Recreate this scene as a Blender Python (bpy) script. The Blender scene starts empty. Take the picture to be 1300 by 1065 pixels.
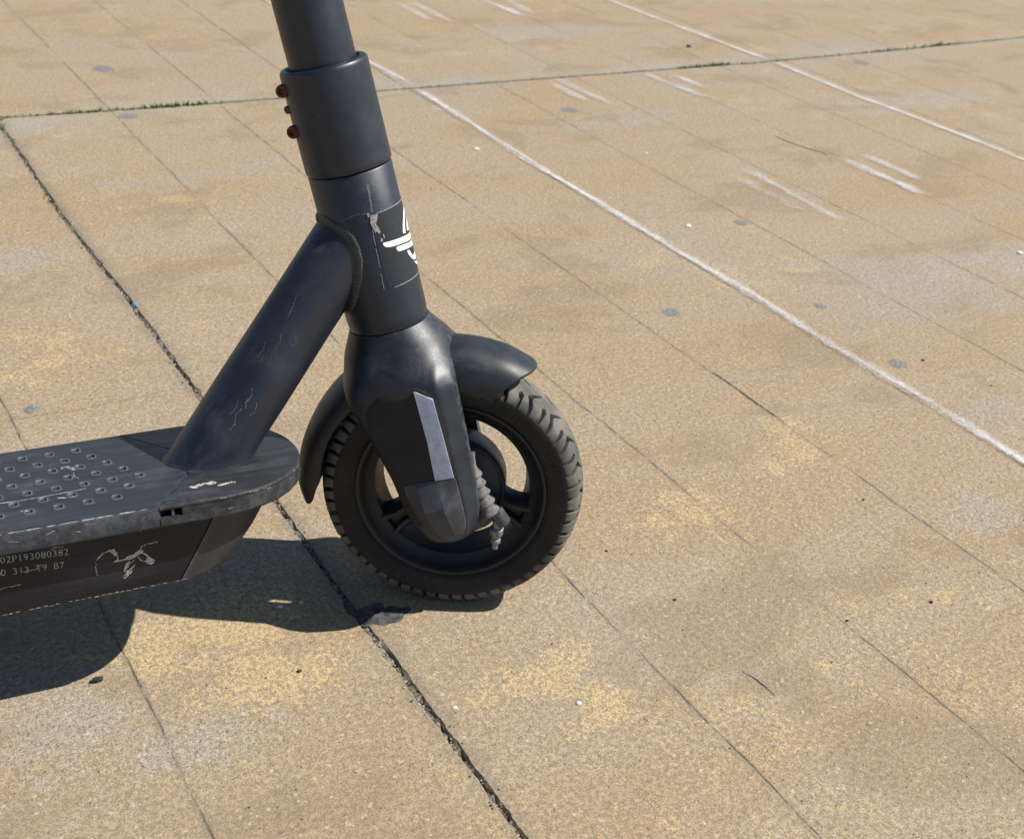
import bpy, bmesh, math, random
from mathutils import Vector, Matrix, Euler
from mathutils import noise as mnoise
random.seed(7)
rad = math.radians
S = bpy.context.scene
COL = S.collection
# ------------------------------------------------------------------ camera
CAM_POS = Vector((-0.42579387, -0.87496579, 0.73893493))
CAM_ROT = Matrix(((0.90219302, 0.13754825, -0.40881321),
                  (-0.42408665, 0.45586443, -0.78252037),
                  (0.07872909, 0.87935664, 0.46961008)))
cam = bpy.data.cameras.new('camera')
co = bpy.data.objects.new('camera', cam); COL.objects.link(co)
co.matrix_world = Matrix.Translation(CAM_POS) @ CAM_ROT.to_4x4()
cam.sensor_fit = 'HORIZONTAL'; cam.sensor_width = 17.3
cam.lens = 17.3 * 1658.0 / 1300.0
cam.shift_y = -45.0 / 1300.0
cam.clip_start = 0.02; cam.clip_end = 400
cam.dof.use_dof = True; cam.dof.focus_distance = 1.10; cam.dof.aperture_fstop = 7.0
S.camera = co
S.render.resolution_x = 1024; S.render.resolution_y = 838
# ------------------------------------------------------------------ light
SUN_AZ, SUN_EL = -19.5, 48.0
W = bpy.data.worlds.new('World'); S.world = W; W.use_nodes = True
nt = W.node_tree; bg = nt.nodes['Background']
sky = nt.nodes.new('ShaderNodeTexSky'); sky.sky_type = 'NISHITA'; sky.sun_disc = False
sky.sun_elevation = rad(SUN_EL); sky.sun_rotation = rad(90 - SUN_AZ)
sky.altitude = 10; sky.air_density = 1.0; sky.dust_density = 0.6; sky.ozone_density = 2.2
nt.links.new(sky.outputs[0], bg.inputs[0]); bg.inputs[1].default_value = 0.066
sl = bpy.data.lights.new('sun', 'SUN'); sl.energy = 5.0; sl.angle = rad(0.53); sl.color = (1.0, 0.95, 0.87)
so = bpy.data.objects.new('sun', sl); COL.objects.link(so)
sd = Vector((math.cos(rad(SUN_EL)) * math.cos(rad(SUN_AZ)), math.cos(rad(SUN_EL)) * math.sin(rad(SUN_AZ)), math.sin(rad(SUN_EL))))
so.rotation_euler = sd.to_track_quat('Z', 'Y').to_euler(); so.location = sd * 5
S.view_settings.view_transform = 'Standard'; S.view_settings.look = 'None'
S.view_settings.exposure = 0.60; S.view_settings.gamma = 1.0

# ------------------------------------------------------------------ helpers
def tag(o, label=None, cat=None, group=None, kind=None):
    if label: o['label'] = label
    if cat: o['category'] = cat
    if group: o['group'] = group
    if kind: o['kind'] = kind
    return o

class MB:
    """collects vertices and faces; build() links them as one mesh object"""
    def __init__(s): s.v = []; s.f = []; s.m = []
    def add(s, vs, fs, mi=0):
        b = len(s.v); s.v += [Vector(p) for p in vs]; s.f += [tuple(i + b for i in f) for f in fs]; s.m += [mi] * len(fs)
    def build(s, name, mats, parent=None, smooth=True, auto=35, xf=None):
        me = bpy.data.meshes.new(name)
        vs = [xf(p) for p in s.v] if xf else s.v
        off = parent_off(parent)
        me.from_pydata([tuple(p - off) for p in vs], [], s.f); me.update()
        if not isinstance(mats, (list, tuple)): mats = [mats]
        for m in mats: me.materials.append(m)
        for p, mi in zip(me.polygons, s.m): p.material_index = mi
        bm = bmesh.new(); bm.from_mesh(me)
        bmesh.ops.remove_doubles(bm, verts=bm.verts, dist=1e-6)
        bmesh.ops.recalc_face_normals(bm, faces=bm.faces)
        bm.to_mesh(me); bm.free()
        if smooth:
            me.polygons.foreach_set('use_smooth', [True] * len(me.polygons))
            me.set_sharp_from_angle(angle=rad(auto))
        o = bpy.data.objects.new(name, me); COL.objects.link(o)
        if parent: o.parent = parent
        return o
def parent_off(p):
    o = Vector((0, 0, 0))
    while p: o += p.location; p = p.parent
    return o
def grid(mb, rows, closed=False, mi=0, cap=(False, False)):
    n = len(rows[0]); vs = [p for r in rows for p in r]; fs = []
    for i in range(len(rows) - 1):
        for j in range(n if closed else n - 1):
            k = (j + 1) % n; fs.append((i * n + j, i * n + k, (i + 1) * n + k, (i + 1) * n + j))
    if cap[0]: fs.append(tuple(reversed(range(n))))
    if cap[1]: fs.append(tuple((len(rows) - 1) * n + j for j in range(n)))
    mb.add(vs, fs, mi)
def frame_of(d):
    d = d.normalized(); t = Vector((0, 0, 1)) if abs(d.z) < .9 else Vector((1, 0, 0))
    x = t.cross(d).normalized(); return x, d.cross(x)
def lathe(mb, o, ax, prof, n=64, mi=0, caps=True, ref=None):
    """prof: list of (radius, height along ax)"""
    o = Vector(o); ax = Vector(ax).normalized(); x, y = frame_of(ax)
    rows = []
    for r, h in prof:
        rows.append([o + ax * h + (x * math.cos(2 * math.pi * k / n) + y * math.sin(2 * math.pi * k / n)) * max(r, 1e-5) for k in range(n)])
    grid(mb, rows, closed=True, mi=mi, cap=(caps, caps))
def tube(mb, pts, radii, n=16, mi=0):
    pts = [Vector(p) for p in pts]
    if not isinstance(radii, (list, tuple)): radii = [radii] * len(pts)
    rows = []; x = None
    for i, p in enumerate(pts):
        d = (pts[min(i + 1, len(pts) - 1)] - pts[max(i - 1, 0)]).normalized()
        if x is None: x, y = frame_of(d)
        else:
            x = (x - d * x.dot(d)).normalized(); y = d.cross(x)
        rows.append([p + (x * math.cos(2 * math.pi * k / n) + y * math.sin(2 * math.pi * k / n)) * radii[i] for k in range(n)])
    grid(mb, rows, closed=True, mi=mi, cap=(True, True))
def interp(tab, x):
    tab = sorted(tab)
    if x <= tab[0][0]: return tab[0][1:]
    if x >= tab[-1][0]: return tab[-1][1:]
    for a, b in zip(tab, tab[1:]):
        if a[0] <= x <= b[0]:
            t = (x - a[0]) / (b[0] - a[0]); t2 = t
            return tuple(p + (q - p) * t2 for p, q in zip(a[1:], b[1:]))
def smooth_tab(tab, step, it=6):
    tab = sorted(tab); n = int(round((tab[-1][0] - tab[0][0]) / step)); xs = [tab[0][0] + (tab[-1][0] - tab[0][0]) * i / n for i in range(n + 1)]
    vals = [list(interp(tab, x)) for x in xs]
    for _ in range(it):
        nv = [v[:] for v in vals]
        for i in range(1, n):
            for k in range(len(vals[0])): nv[i][k] = .25 * vals[i - 1][k] + .5 * vals[i][k] + .25 * vals[i + 1][k]
        vals = nv
    return [(x,) + tuple(v) for x, v in zip(xs, vals)]
def sstep(a, b, x):
    t = min(1, max(0, (x - a) / (b - a))); return t * t * (3 - 2 * t)

# ------------------------------------------------------------------ materials
class N:
    def __init__(s, name):
        s.m = bpy.data.materials.new(name); s.m.use_nodes = True; s.t = s.m.node_tree
        s.b = s.t.nodes['Principled BSDF']; s.tc = s.t.nodes.new('ShaderNodeTexCoord')
    def n(s, ty, **k):
        o = s.t.nodes.new(ty)
        for a, v in k.items(): setattr(o, a, v)
        return o
    def link(s, a, b): s.t.links.new(a, b)
    def setin(s, node, key, v):
        if hasattr(v, 'links'): s.link(v, node.inputs[key])
        else: node.inputs[key].default_value = v
    def math(s, op, a, b=None, c=None, clamp=False):
        o = s.n('ShaderNodeMath', operation=op, use_clamp=clamp)
        s.setin(o, 0, a)
        if b is not None: s.setin(o, 1, b)
        if c is not None: s.setin(o, 2, c)
        return o.outputs[0]
    def mapr(s, v, a, b, c=0.0, d=1.0):
        o = s.n('ShaderNodeMapRange', clamp=True, interpolation_type='SMOOTHSTEP'); s.setin(o, 0, v)
        for i, x in enumerate((a, b, c, d)): o.inputs[i + 1].default_value = x
        return o.outputs[0]
    def noise(s, vec, scale, detail=4, rough=.55, dist=0.0):
        o = s.n('ShaderNodeTexNoise'); s.link(vec, o.inputs['Vector'])
        o.inputs['Scale'].default_value = scale; o.inputs['Detail'].default_value = detail
        o.inputs['Roughness'].default_value = rough; o.inputs['Distortion'].default_value = dist
        return o.outputs['Fac']
    def voro(s, vec, scale, feat='F1', out='Distance', rnd=1.0):
        o = s.n('ShaderNodeTexVoronoi', feature=feat); s.link(vec, o.inputs['Vector'])
        o.inputs['Scale'].default_value = scale; o.inputs['Randomness'].default_value = rnd
        return o.outputs[out]
    def mapping(s, vec, scale=(1, 1, 1), rot=(0, 0, 0), loc=(0, 0, 0)):
        o = s.n('ShaderNodeMapping'); s.link(vec, o.inputs[0])
        o.inputs['Scale'].default_value = scale; o.inputs['Rotation'].default_value = rot; o.inputs['Location'].default_value = loc
        return o.outputs[0]
    def mix(s, f, a, b, mode='MIX'):
        o = s.n('ShaderNodeMix', data_type='RGBA', blend_type=mode); s.setin(o, 0, f)
        for i, v in ((6, a), (7, b)):
            if hasattr(v, 'links'): s.link(v, o.inputs[i])
            else: o.inputs[i].default_value = (*v, 1)
        return o.outputs[2]
    def bump(s, h, strength, dist, prev=None):
        o = s.n('ShaderNodeBump'); s.link(h, o.inputs['Height']); o.inputs['Strength'].default_value = strength
        o.inputs['Distance'].default_value = dist
        if prev: s.link(prev, o.inputs['Normal'])
        return o.outputs[0]
    def P(s, key, v): s.setin(s.b, key, v if hasattr(v, 'links') or isinstance(v, (int, float)) else (*v, 1))

def mat_black(name, base, rough, dust=.25, dustcol=(.16, .145, .12), wear=0.0, fine=900, scratch=.5, spec=.5, grain=.0002, coat=0.0, streak=(1, 1, 1)):
    m = N(name); v = m.tc.outputs['Object']
    big = m.noise(v, 14, 5, .6, .6)
    mid = m.noise(m.mapping(v, streak), 45, 6, .65, .4)
    fn = m.noise(v, fine, 2, .5)
    d = m.math('MULTIPLY', m.mapr(big, .42, .72), m.mapr(mid, .38, .70))
    gn = m.n('ShaderNodeNewGeometry'); sz = m.n('ShaderNodeSeparateXYZ'); m.link(gn.outputs['Normal'], sz.inputs[0])
    d = m.math('MULTIPLY', d, m.mapr(sz.outputs[2], .1, .8, .12, 1.0))
    sp = m.mapr(m.voro(v, 260), .10, .05)                         # specks of dust
    sel = m.mapr(m.noise(v, 90, 2), .58, .62)
    sp = m.math('MULTIPLY', sp, sel)
    # hairline scratches: stretched noise, thresholded
    s1 = m.noise(m.mapping(v, (1, 1, 1), (.4, .8, .3)), 70, 1, .4, 2.6)
    s1 = m.math('ABSOLUTE', m.math('SUBTRACT', s1, .5))
    s1 = m.mapr(s1, .0028, .0008)
    s1 = m.math('MULTIPLY', s1, m.mapr(m.noise(v, 22, 3), .56, .66))
    f = m.math('ADD', m.math('MULTIPLY', d, dust), m.math('MULTIPLY', sp, .45 * min(1, dust * 3)), clamp=True)
    f = m.math('ADD', f, m.math('MULTIPLY', s1, scratch), clamp=True)
    if wear:
        g = m.n('ShaderNodeNewGeometry')
        e = m.mapr(g.outputs['Pointiness'], .515, .56)
        e = m.math('MULTIPLY', e, m.mapr(m.noise(v, 120, 4, .7), .40, .62))
        f = m.math('ADD', f, m.math('MULTIPLY', e, wear), clamp=True)
    var = m.mix(m.mapr(mid, .3, .7), tuple(c * .85 for c in base), tuple(c * 1.2 for c in base))
    m.P('Base Color', m.mix(f, var, dustcol))
    m.P('Roughness', m.math('ADD', m.math('MULTIPLY', m.mapr(mid, .3, .75), .14), rough, clamp=True))
    m.P('Specular IOR Level', spec)
    h = m.math('ADD', m.math('MULTIPLY', fn, 1.0), m.math('MULTIPLY', s1, -1.5))
    m.link(m.bump(h, .35, grain), m.b.inputs['Normal'])
    if coat: m.P('Coat Weight', coat); m.P('Coat Roughness', .3)
    return m.m
def mat_plain(name, col, rough=.6, metal=0.0, var=.25, scale=120, spec=.5, bump=.0):
    m = N(name); v = m.tc.outputs['Object']
    n = m.noise(v, scale, 5, .65)
    m.P('Base Color', m.mix(m.mapr(n, .3, .7), tuple(c * (1 - var) for c in col), tuple(min(1, c * (1 + var)) for c in col)))
    m.P('Roughness', rough); m.P('Metallic', metal); m.P('Specular IOR Level', spec)
    if bump: m.link(m.bump(m.noise(v, scale * 4, 3), .5, bump), m.b.inputs['Normal'])
    return m.m
M = {}
M['paint'] = mat_black('black_powder_coat', (.0095, .0145, .0245), .37, dust=.12, dustcol=(.11, .12, .135), scratch=.35, fine=1400, grain=.00012, spec=.55)
M['neck'] = mat_black('scuffed_black_paint', (.0105, .0145, .0235), .37, dust=1.5, dustcol=(.085, .095, .11), scratch=.6, fine=1200, grain=.00015, streak=(.5, 1, .5), spec=.55)
M['shell'] = mat_black('black_fork_plastic', (.0115, .0155, .0235), .37, dust=.35, dustcol=(.13, .135, .14), scratch=.3, fine=1100, grain=.0002, wear=.4, spec=.5)
M['panel'] = mat_black('matt_rubber_panel', (.030, .029, .030), .80, dust=.15, dustcol=(.07, .062, .058), scratch=.0, fine=1600, spec=.22)
M['cap'] = mat_black('worn_cap_plastic', (.034, .038, .045), .46, dust=.8, dustcol=(.18, .18, .18), scratch=.7, fine=700, wear=.3, spec=.45)
M['fender'] = mat_black('black_fender_plastic', (.012, .0155, .022), .44, dust=.26, dustcol=(.11, .10, .085), scratch=.3, fine=900, spec=.45)
M['deck'] = mat_black('black_deck_plastic', (.018, .020, .024), .42, dust=.42, dustcol=(.15, .155, .16), scratch=.6, fine=600, wear=.16, grain=.0003, streak=(.3, 1.6, 1), spec=.38)
M['mat'] = mat_black('ribbed_deck_rubber', (.021, .0255, .034), .42, dust=.45, dustcol=(.125, .135, .145), scratch=.5, fine=500, wear=.15, grain=.0003, streak=(.25, 1.8, 1), spec=.35)
M['case'] = mat_black('black_anodised_case', (.0135, .0145, .019), .40, dust=2.2, dustcol=(.085, .088, .10), scratch=.5, fine=900, grain=.0001, streak=(.15, 1, 2.2), spec=.25)
M['endcap'] = mat_black('scuffed_end_cap', (.024, .027, .033), .42, dust=1.8, dustcol=(.13, .13, .13), scratch=.8, fine=700, wear=.3, spec=.4)
M['rim'] = mat_black('black_cast_rim', (.010, .012, .016), .42, dust=.22, dustcol=(.12, .10, .075), scratch=.2, fine=500, spec=.45)
M['drum'] = mat_black('drum_paint', (.012, .020, .034), .38, dust=.10, dustcol=(.1, .1, .1), scratch=.1, fine=900, spec=.5)
M['metal'] = mat_plain('dull_steel', (.21, .21, .205), .6, .35, .35, 300, bump=.0002)
M['darkmetal'] = mat_plain('grey_clamp_steel', (.07, .072, .078), .45, .3, .3, 200, bump=.0001)
M['boot'] = mat_plain('dusty_rubber_boot', (.125, .122, .115), .75, 0, .45, 260, .3, bump=.0003)
M['rust'] = mat_plain('rusty_bolt', (.13, .042, .020), .8, .1, .6, 500, bump=.0004)
M['white'] = mat_plain('white_vinyl', (.80, .81, .83), .4, 0, .05, 60)
M['decal'] = mat_plain('black_vinyl', (.012, .016, .023), .5, 0, .15, 200)
M['grime'] = mat_plain('torn_decal_residue', (.26, .25, .23), .8, 0, .5, 500)
M['scar'] = mat_plain('bare_scratched_plastic', (.40, .37, .32), .8, 0, .45, 700, bump=.0003)
M['scarthin'] = mat_plain('pale_scratch', (.22, .225, .23), .7, 0, .5, 700)
M['scuffs'] = mat_plain('rubbed_paint', (.085, .090, .098), .6, 0, .6, 900)
M['ink'] = mat_plain('grey_printed_ink', (.36, .35, .34), .7, 0, .5, 900)
M['dark'] = mat_plain('black_recess', (.006, .006, .007), .8, 0, .2, 50)
M['weld'] = mat_black('painted_weld', (.026, .029, .034), .38, dust=.5, dustcol=(.14, .14, .14), scratch=.2, fine=500, wear=.6)

def add_dimple_shade(mt_):  # paints shading into the mat colour: dimple floors darker, raised rims lighter
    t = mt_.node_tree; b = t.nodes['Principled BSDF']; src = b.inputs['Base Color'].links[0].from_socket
    a = t.nodes.new('ShaderNodeAttribute'); a.attribute_name = 'dimple_shade'
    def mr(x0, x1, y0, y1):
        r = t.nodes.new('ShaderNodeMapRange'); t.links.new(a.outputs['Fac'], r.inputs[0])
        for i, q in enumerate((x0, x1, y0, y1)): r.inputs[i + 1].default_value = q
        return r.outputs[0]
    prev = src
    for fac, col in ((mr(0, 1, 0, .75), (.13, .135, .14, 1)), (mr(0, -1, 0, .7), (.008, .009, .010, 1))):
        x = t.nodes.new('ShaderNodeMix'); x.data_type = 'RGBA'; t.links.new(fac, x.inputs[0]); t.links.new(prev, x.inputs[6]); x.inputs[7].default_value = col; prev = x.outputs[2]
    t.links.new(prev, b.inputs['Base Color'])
add_dimple_shade(M['mat'])
def mat_tyre():
    m = N('worn_tyre_rubber'); v = m.tc.outputs['Object']
    big = m.noise(v, 30, 5, .6, .5); fn = m.noise(v, 800, 3, .6)
    g = m.n('ShaderNodeAttribute', attribute_name='tread')
    tread = g.outputs['Fac']
    d = m.mapr(m.math('ADD', big, m.math('MULTIPLY', fn, .25)), .42, .80)
    side = m.mix(m.math('MULTIPLY', d, .35), (.0095, .0095, .0105), (.045, .040, .035))
    dust = m.mix(d, (.050, .049, .047), (.145, .135, .115))
    m.P('Base Color', m.mix(tread, side, dust))
    m.P('Roughness', .70); m.P('Specular IOR Level', .35)
    m.link(m.bump(fn, .5, .0003), m.b.inputs['Normal'])
    return m.m
M['tyre'] = mat_tyre()
def mat_reflect():
    m = N('reflective_tape'); v = m.tc.outputs['Object']
    h = m.voro(v, 420); hb = m.noise(v, 120, 4, .7)
    c = m.mix(m.mapr(h, .1, .7), (.46, .53, .68), (.36, .42, .56))
    c = m.mix(m.mapr(hb, .35, .7), c, (.50, .56, .68))
    m.P('Base Color', c); m.P('Roughness', .42); m.P('Metallic', .0); m.P('Specular IOR Level', .8)
    m.link(m.bump(h, .3, .0002), m.b.inputs['Normal'])
    return m.m
M['reflect'] = mat_reflect()

def mat_concrete():
    m = N('weathered_ochre_concrete'); v = m.tc.outputs['Object']
    sx = m.n('ShaderNodeSeparateXYZ'); m.link(v, sx.inputs[0]); X, Y = sx.outputs[0], sx.outputs[1]
    big = m.noise(v, 1.3, 5, .6, .3)
    str_ = m.noise(m.mapping(v, (.55, 1.6, 1)), 3.2, 6, .62, .5)       # broad streaks across the boards
    mid = m.noise(v, 11, 6, .68, .6)
    blot = m.noise(v, 30, 5, .7, .4)
    f1 = m.noise(v, 210, 4, .75); f2 = m.noise(v, 620, 3, .7); f3 = m.voro(v, 430, 'F1', 'Color')
    tan = m.mix(m.mapr(str_, .36, .64), (.368, .270, .158), (.368, .304, .215))
    # ochre crust, in ragged patches
    cr = m.math('ADD', m.math('MULTIPLY', mid, .6), m.math('MULTIPLY', blot, .4))
    cr = m.math('ADD', cr, m.math('MULTIPLY', m.math('SUBTRACT', big, .5), .55))
    cr2 = m.math('ADD', cr, m.math('MULTIPLY', m.math('SUBTRACT', f1, .5), .22))
    c = m.mix(m.math('MULTIPLY', m.mapr(cr2, .56, .66), .60), tan, (.50, .375, .200))
    # grey, washed out patches
    gy = m.math('ADD', m.math('MULTIPLY', m.noise(m.mapping(v, (.6, 1.3, 1), loc=(4, 2, 0)), 2.6, 7, .68, .5), .75), m.math('MULTIPLY', m.noise(v, 48, 5, .7), .25))
    gy = m.math('ADD', gy, m.math('MULTIPLY', m.math('SUBTRACT', f1, .5), .16))
    c = m.mix(m.math('MULTIPLY', m.mapr(gy, .50, .64), .66), c, (.335, .315, .275))
    def spots(L):
        tot = None
        wv = m.n('ShaderNodeVectorMath', operation='ADD'); m.link(v, wv.inputs[0])
        dn = m.n('ShaderNodeTexNoise'); m.link(v, dn.inputs['Vector']); dn.inputs['Scale'].default_value = 16; dn.inputs['Detail'].default_value = 7; dn.inputs['Roughness'].default_value = .75
        dv = m.n('ShaderNodeVectorMath', operation='MULTIPLY_ADD'); m.link(dn.outputs['Color'], dv.inputs[0]); dv.inputs[1].default_value = (.16, .16, 0); dv.inputs[2].default_value = (-.08, -.08, 0)
        m.link(dv.outputs[0], wv.inputs[1])
        for (cx, cy, rx, ry, a) in L:
            mp = m.mapping(wv.outputs[0], (1 / rx, 1 / ry, 0), loc=(-cx / rx, -cy / ry, 0))
            ln = m.n('ShaderNodeVectorMath', operation='LENGTH'); m.link(mp, ln.inputs[0])
            q = m.mapr(ln.outputs['Value'], 1.35, .2, 0, a)
            tot = q if tot is None else m.math('MAXIMUM', tot, q)
        return tot
    rg = m.math('ADD', m.math('ADD', m.math('MULTIPLY', blot, .5), m.math('MULTIPLY', f1, .35)), m.math('MULTIPLY', m.math('SUBTRACT', mid, .5), .45))
    rg = m.math('ADD', rg, .075)
    ys = spots([(-.236, .05, .10, .05, 1), (-.19, -.03, .10, .045, .9), (-.205, .085, .05, .03, .8), (.0, -.129, .09, .035, 1), (.04, -.19, .06, .03, .8), (.27, .02, .12, .05, .6), (.47, .09, .12, .08, .5), (-.24, .62, .12, .10, .5), (.02, .07, .08, .05, .55), (.36, -.20, .14, .06, .5), (.75, .50, .2, .12, .4)])
    c = m.mix(m.math('MULTIPLY', m.mapr(m.math('ADD', m.math('MULTIPLY', ys, .30), rg), .62, .73), .74), c, (.53, .40, .205))
    gs = spots([(-.37, -.02, .09, .05, .9), (-.27, -.075, .08, .03, .8), (-.21, .90, .08, .10, .8), (1.28, 1.88, .30, .12, .9), (1.04, 1.21, .35, .08, .8), (1.16, .41, .22, .12, .8), (1.8, 1.13, .4, .10, .8), (1.05, .74, .2, .06, .7), (.57, -.12, .10, .05, .7), (.17, -.21, .07, .03, .6), (-.08, 1.47, .20, .05, .8), (.75, .62, .06, .3, .5)])
    c = m.mix(m.math('MULTIPLY', m.mapr(m.math('ADD', m.math('MULTIPLY', gs, .30), rg), .62, .75), .62), c, (.36, .345, .31))
    # brown worn patches
    br = m.noise(m.mapping(v, (.8, 1.2, 1), loc=(9, 5, 0)), 5.5, 6, .66, .4)
    br = m.math('ADD', br, m.math('MULTIPLY', m.math('SUBTRACT', f1, .5), .2))
    c = m.mix(m.math('MULTIPLY', m.mapr(br, .53, .62), .58), c, (.265, .195, .125))
    # grains of sand and aggregate
    g1 = m.mapr(m.math('ADD', m.math('MULTIPLY', f1, .5), m.math('MULTIPLY', f2, .5)), .40, .62)
    c = m.mix(m.mapr(g1, 0, 1, .78, 0.0), c, (.165, .125, .085))
    c = m.mix(m.mapr(f2, .58, .74, 0, .40), c, (.56, .45, .28))
    bw = m.n('ShaderNodeSeparateColor'); m.link(f3, bw.inputs[0])
    c = m.mix(m.math('MULTIPLY', m.mapr(bw.outputs[0], .94, .98), .45), c, (.12, .10, .08))
    c = m.mix(m.math('MULTIPLY', m.mapr(bw.outputs[1], .975, .99), .35), c, (.56, .52, .44))
    # pores
    po = m.mapr(m.voro(v, 95), .16, .09); po = m.math('MULTIPLY', po, m.mapr(m.noise(v, 40, 2), .60, .66))
    c = m.mix(m.math('MULTIPLY', po, .6), c, (.09, .075, .06))
    # pits and dark grains that show close up
    pd = m.n('ShaderNodeTexVoronoi', feature='F1'); m.link(v, pd.inputs['Vector']); pd.inputs['Scale'].default_value = 240
    pm = m.math('MULTIPLY', m.mapr(pd.outputs['Distance'], .34, .16), m.mapr(m.math('ADD', m.noise(v, 75, 4, .75), m.math('MULTIPLY', gs, .10)), .53, .62))
    c = m.mix(m.math('MULTIPLY', pm, .60), c, (.105, .095, .085))
    pl = m.n('ShaderNodeTexVoronoi', feature='F1'); m.link(m.mapping(v, loc=(3, 7, 0)), pl.inputs['Vector']); pl.inputs['Scale'].default_value = 300
    pq = m.math('MULTIPLY', m.mapr(pl.outputs['Distance'], .30, .15), m.mapr(m.noise(m.mapping(v, loc=(5, 1, 0)), 60, 4, .75), .54, .63))
    c = m.mix(m.math('MULTIPLY', pq, .55), c, (.55, .47, .34))
    # board lines every 0.2 m, wobbling, broken
    wob = m.math('MULTIPLY', m.math('SUBTRACT', m.noise(m.mapping(v, (1, 1, 1)), 6, 4, .6), .5), .012)
    wob2 = m.math('MULTIPLY', m.math('SUBTRACT', m.noise(v, 160, 3, .6), .5), .0022)
    xx = m.math('ADD', m.math('ADD', X, wob), wob2)
    u = m.math('ADD', m.math('DIVIDE', xx, .2), .0)
    u = m.math('ABSOLUTE', m.math('SUBTRACT', m.math('FRACT', u), .5))      # 0 at x = .1 + .2k
    dist = m.math('MULTIPLY', u, .2)
    str_n = m.noise(m.mapping(v, (3.0, .9, 1), loc=(1.7, 3, 0)), 3.0, 5, .7)
    rag = m.mapr(m.noise(m.mapping(v, (1, .35, 1)), 120, 4, .7), .36, .56)
    core = m.math('MULTIPLY', m.mapr(dist, .0017, .0003), m.math('MULTIPLY', m.mapr(str_n, .38, .55), rag))
    halo = m.math('MULTIPLY', m.mapr(dist, .0055, .0010), m.mapr(str_n, .30, .55))
    halo = m.math('MULTIPLY', halo, m.mapr(blot, .35, .6))
    c = m.mix(m.math('MULTIPLY', halo, .52), c, (.16, .135, .105))
    c = m.mix(m.math('MULTIPLY', core, .70), c, (.065, .056, .046))
    # fine tooth marks parallel to the boards, here and there
    sc = m.noise(m.mapping(v, (30, 1.2, 1)), 4, 2, .5); sc = m.math('MULTIPLY', m.mapr(sc, .66, .70), m.mapr(m.noise(v, 3.1, 3), .60, .68))
    c = m.mix(m.math('MULTIPLY', sc, .35), c, (.15, .13, .10))
    # dark damp dirt beside the joints
    dj = m.math('ABSOLUTE', m.math('ADD', X, .098)); dj = m.math('ADD', dj, m.math('MULTIPLY', m.math('SUBTRACT', m.noise(v, 34, 5, .7), .5), .05))
    dt = m.math('ABSOLUTE', m.math('SUBTRACT', Y, 1.527)); dt = m.math('ADD', dt, m.math('MULTIPLY', m.math('SUBTRACT', m.noise(v, 12, 5, .7), .5), .12))
    c = m.mix(m.mapr(dj, .018, .002, 0, .42), c, (.15, .135, .11))
    c = m.mix(m.mapr(dt, .055, .0, 0, .40), c, (.27, .265, .225))
    # hairline crack running across one board
    ck = m.math('ADD', m.math('SUBTRACT', Y, .468), m.math('MULTIPLY', m.math('SUBTRACT', m.noise(v, 9, 5, .7), .5), .05))
    ck = m.math('MULTIPLY', m.mapr(m.math('ABSOLUTE', ck), .0026, .0006), m.math('MULTIPLY', m.mapr(X, -.34, -.30), m.mapr(X, -.105, -.125)))
    c = m.mix(m.math('MULTIPLY', ck, .45), c, (.14, .12, .095))
    m.P('Base Color', c); m.P('Roughness', .88); m.P('Specular IOR Level', .25)
    h = m.math('ADD', m.math('MULTIPLY', f1, .6), m.math('MULTIPLY', f2, .4))
    h = m.math('SUBTRACT', h, m.math('MULTIPLY', pm, .5)); h = m.math('SUBTRACT', h, m.math('MULTIPLY', core, .9)); h = m.math('SUBTRACT', h, m.math('MULTIPLY', po, .8))
    b1 = m.bump(h, .55, .0016)
    b2 = m.bump(m.math('ADD', mid, m.math('MULTIPLY', blot, .4)), .35, .006, b1)
    m.link(b2, m.b.inputs['Normal'])
    return m.m
M['concrete'] = mat_concrete()
def mat_dirt():
    m = N('joint_grit'); v = m.tc.outputs['Object']
    a = m.noise(v, 160, 5, .75); b = m.voro(v, 330, 'F1', 'Color'); sc = m.n('ShaderNodeSeparateColor'); m.link(b, sc.inputs[0])
    c = m.mix(m.mapr(a, .40, .66), (.040, .035, .028), (.20, .175, .135))
    c = m.mix(m.math('MULTIPLY', m.mapr(sc.outputs[0], .72, .85), .8), c, (.27, .25, .22))
    m.P('Base Color', c); m.P('Roughness', .95)
    m.link(m.bump(a, .8, .004), m.b.inputs['Normal'])
    return m.m
M['dirt'] = mat_dirt()
def mat_chalk():
    m = N('scuffed_white_line_paint'); v = m.tc.outputs['Object']
    at = m.n('ShaderNodeAttribute', attribute_name='cover').outputs['Fac']
    a = m.noise(v, 230, 4, .75); b = m.noise(v, 620, 3, .7); k = m.noise(v, 26, 4, .6)
    s = m.math('ADD', m.math('MULTIPLY', a, .5), m.math('MULTIPLY', b, .3)); s = m.math('ADD', s, m.math('MULTIPLY', k, .35))
    s = m.math('ADD', m.math('MULTIPLY', m.math('SUBTRACT', s, .575), 1.5), m.math('MULTIPLY', at, .70))
    al = m.mapr(s, .16, .86)
    m.P('Base Color', m.mix(m.mapr(b, .35, .65), (.50, .50, .50), (.64, .64, .64))); m.P('Roughness', .9)
    m.P('Alpha', m.math('MULTIPLY', al, .86))
    return m.m
M['chalk'] = mat_chalk()
M['crackdirt'] = mat_plain('crack_dirt', (.060, .052, .042), .95, 0, .5, 300)
CRK1 = [(1.2626, 1.0238), (1.2641, 1.0044), (1.2692, .9685), (1.277, .9389), (1.2868, .9166), (1.2836, .898)]
CRK2 = [(.5028, .2638), (.5035, .2528), (.5036, .2187), (.5027, .1867), (.5031, .1579), (.5028, .1234)]
CRK3 = [(.168, -.1999), (.1716, -.2095), (.1736, -.225), (.1738, -.2382)]
M['gum'] = mat_plain('trodden_grey_gum', (.165, .158, .148), .85, 0, .45, 330, .3)
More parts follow.
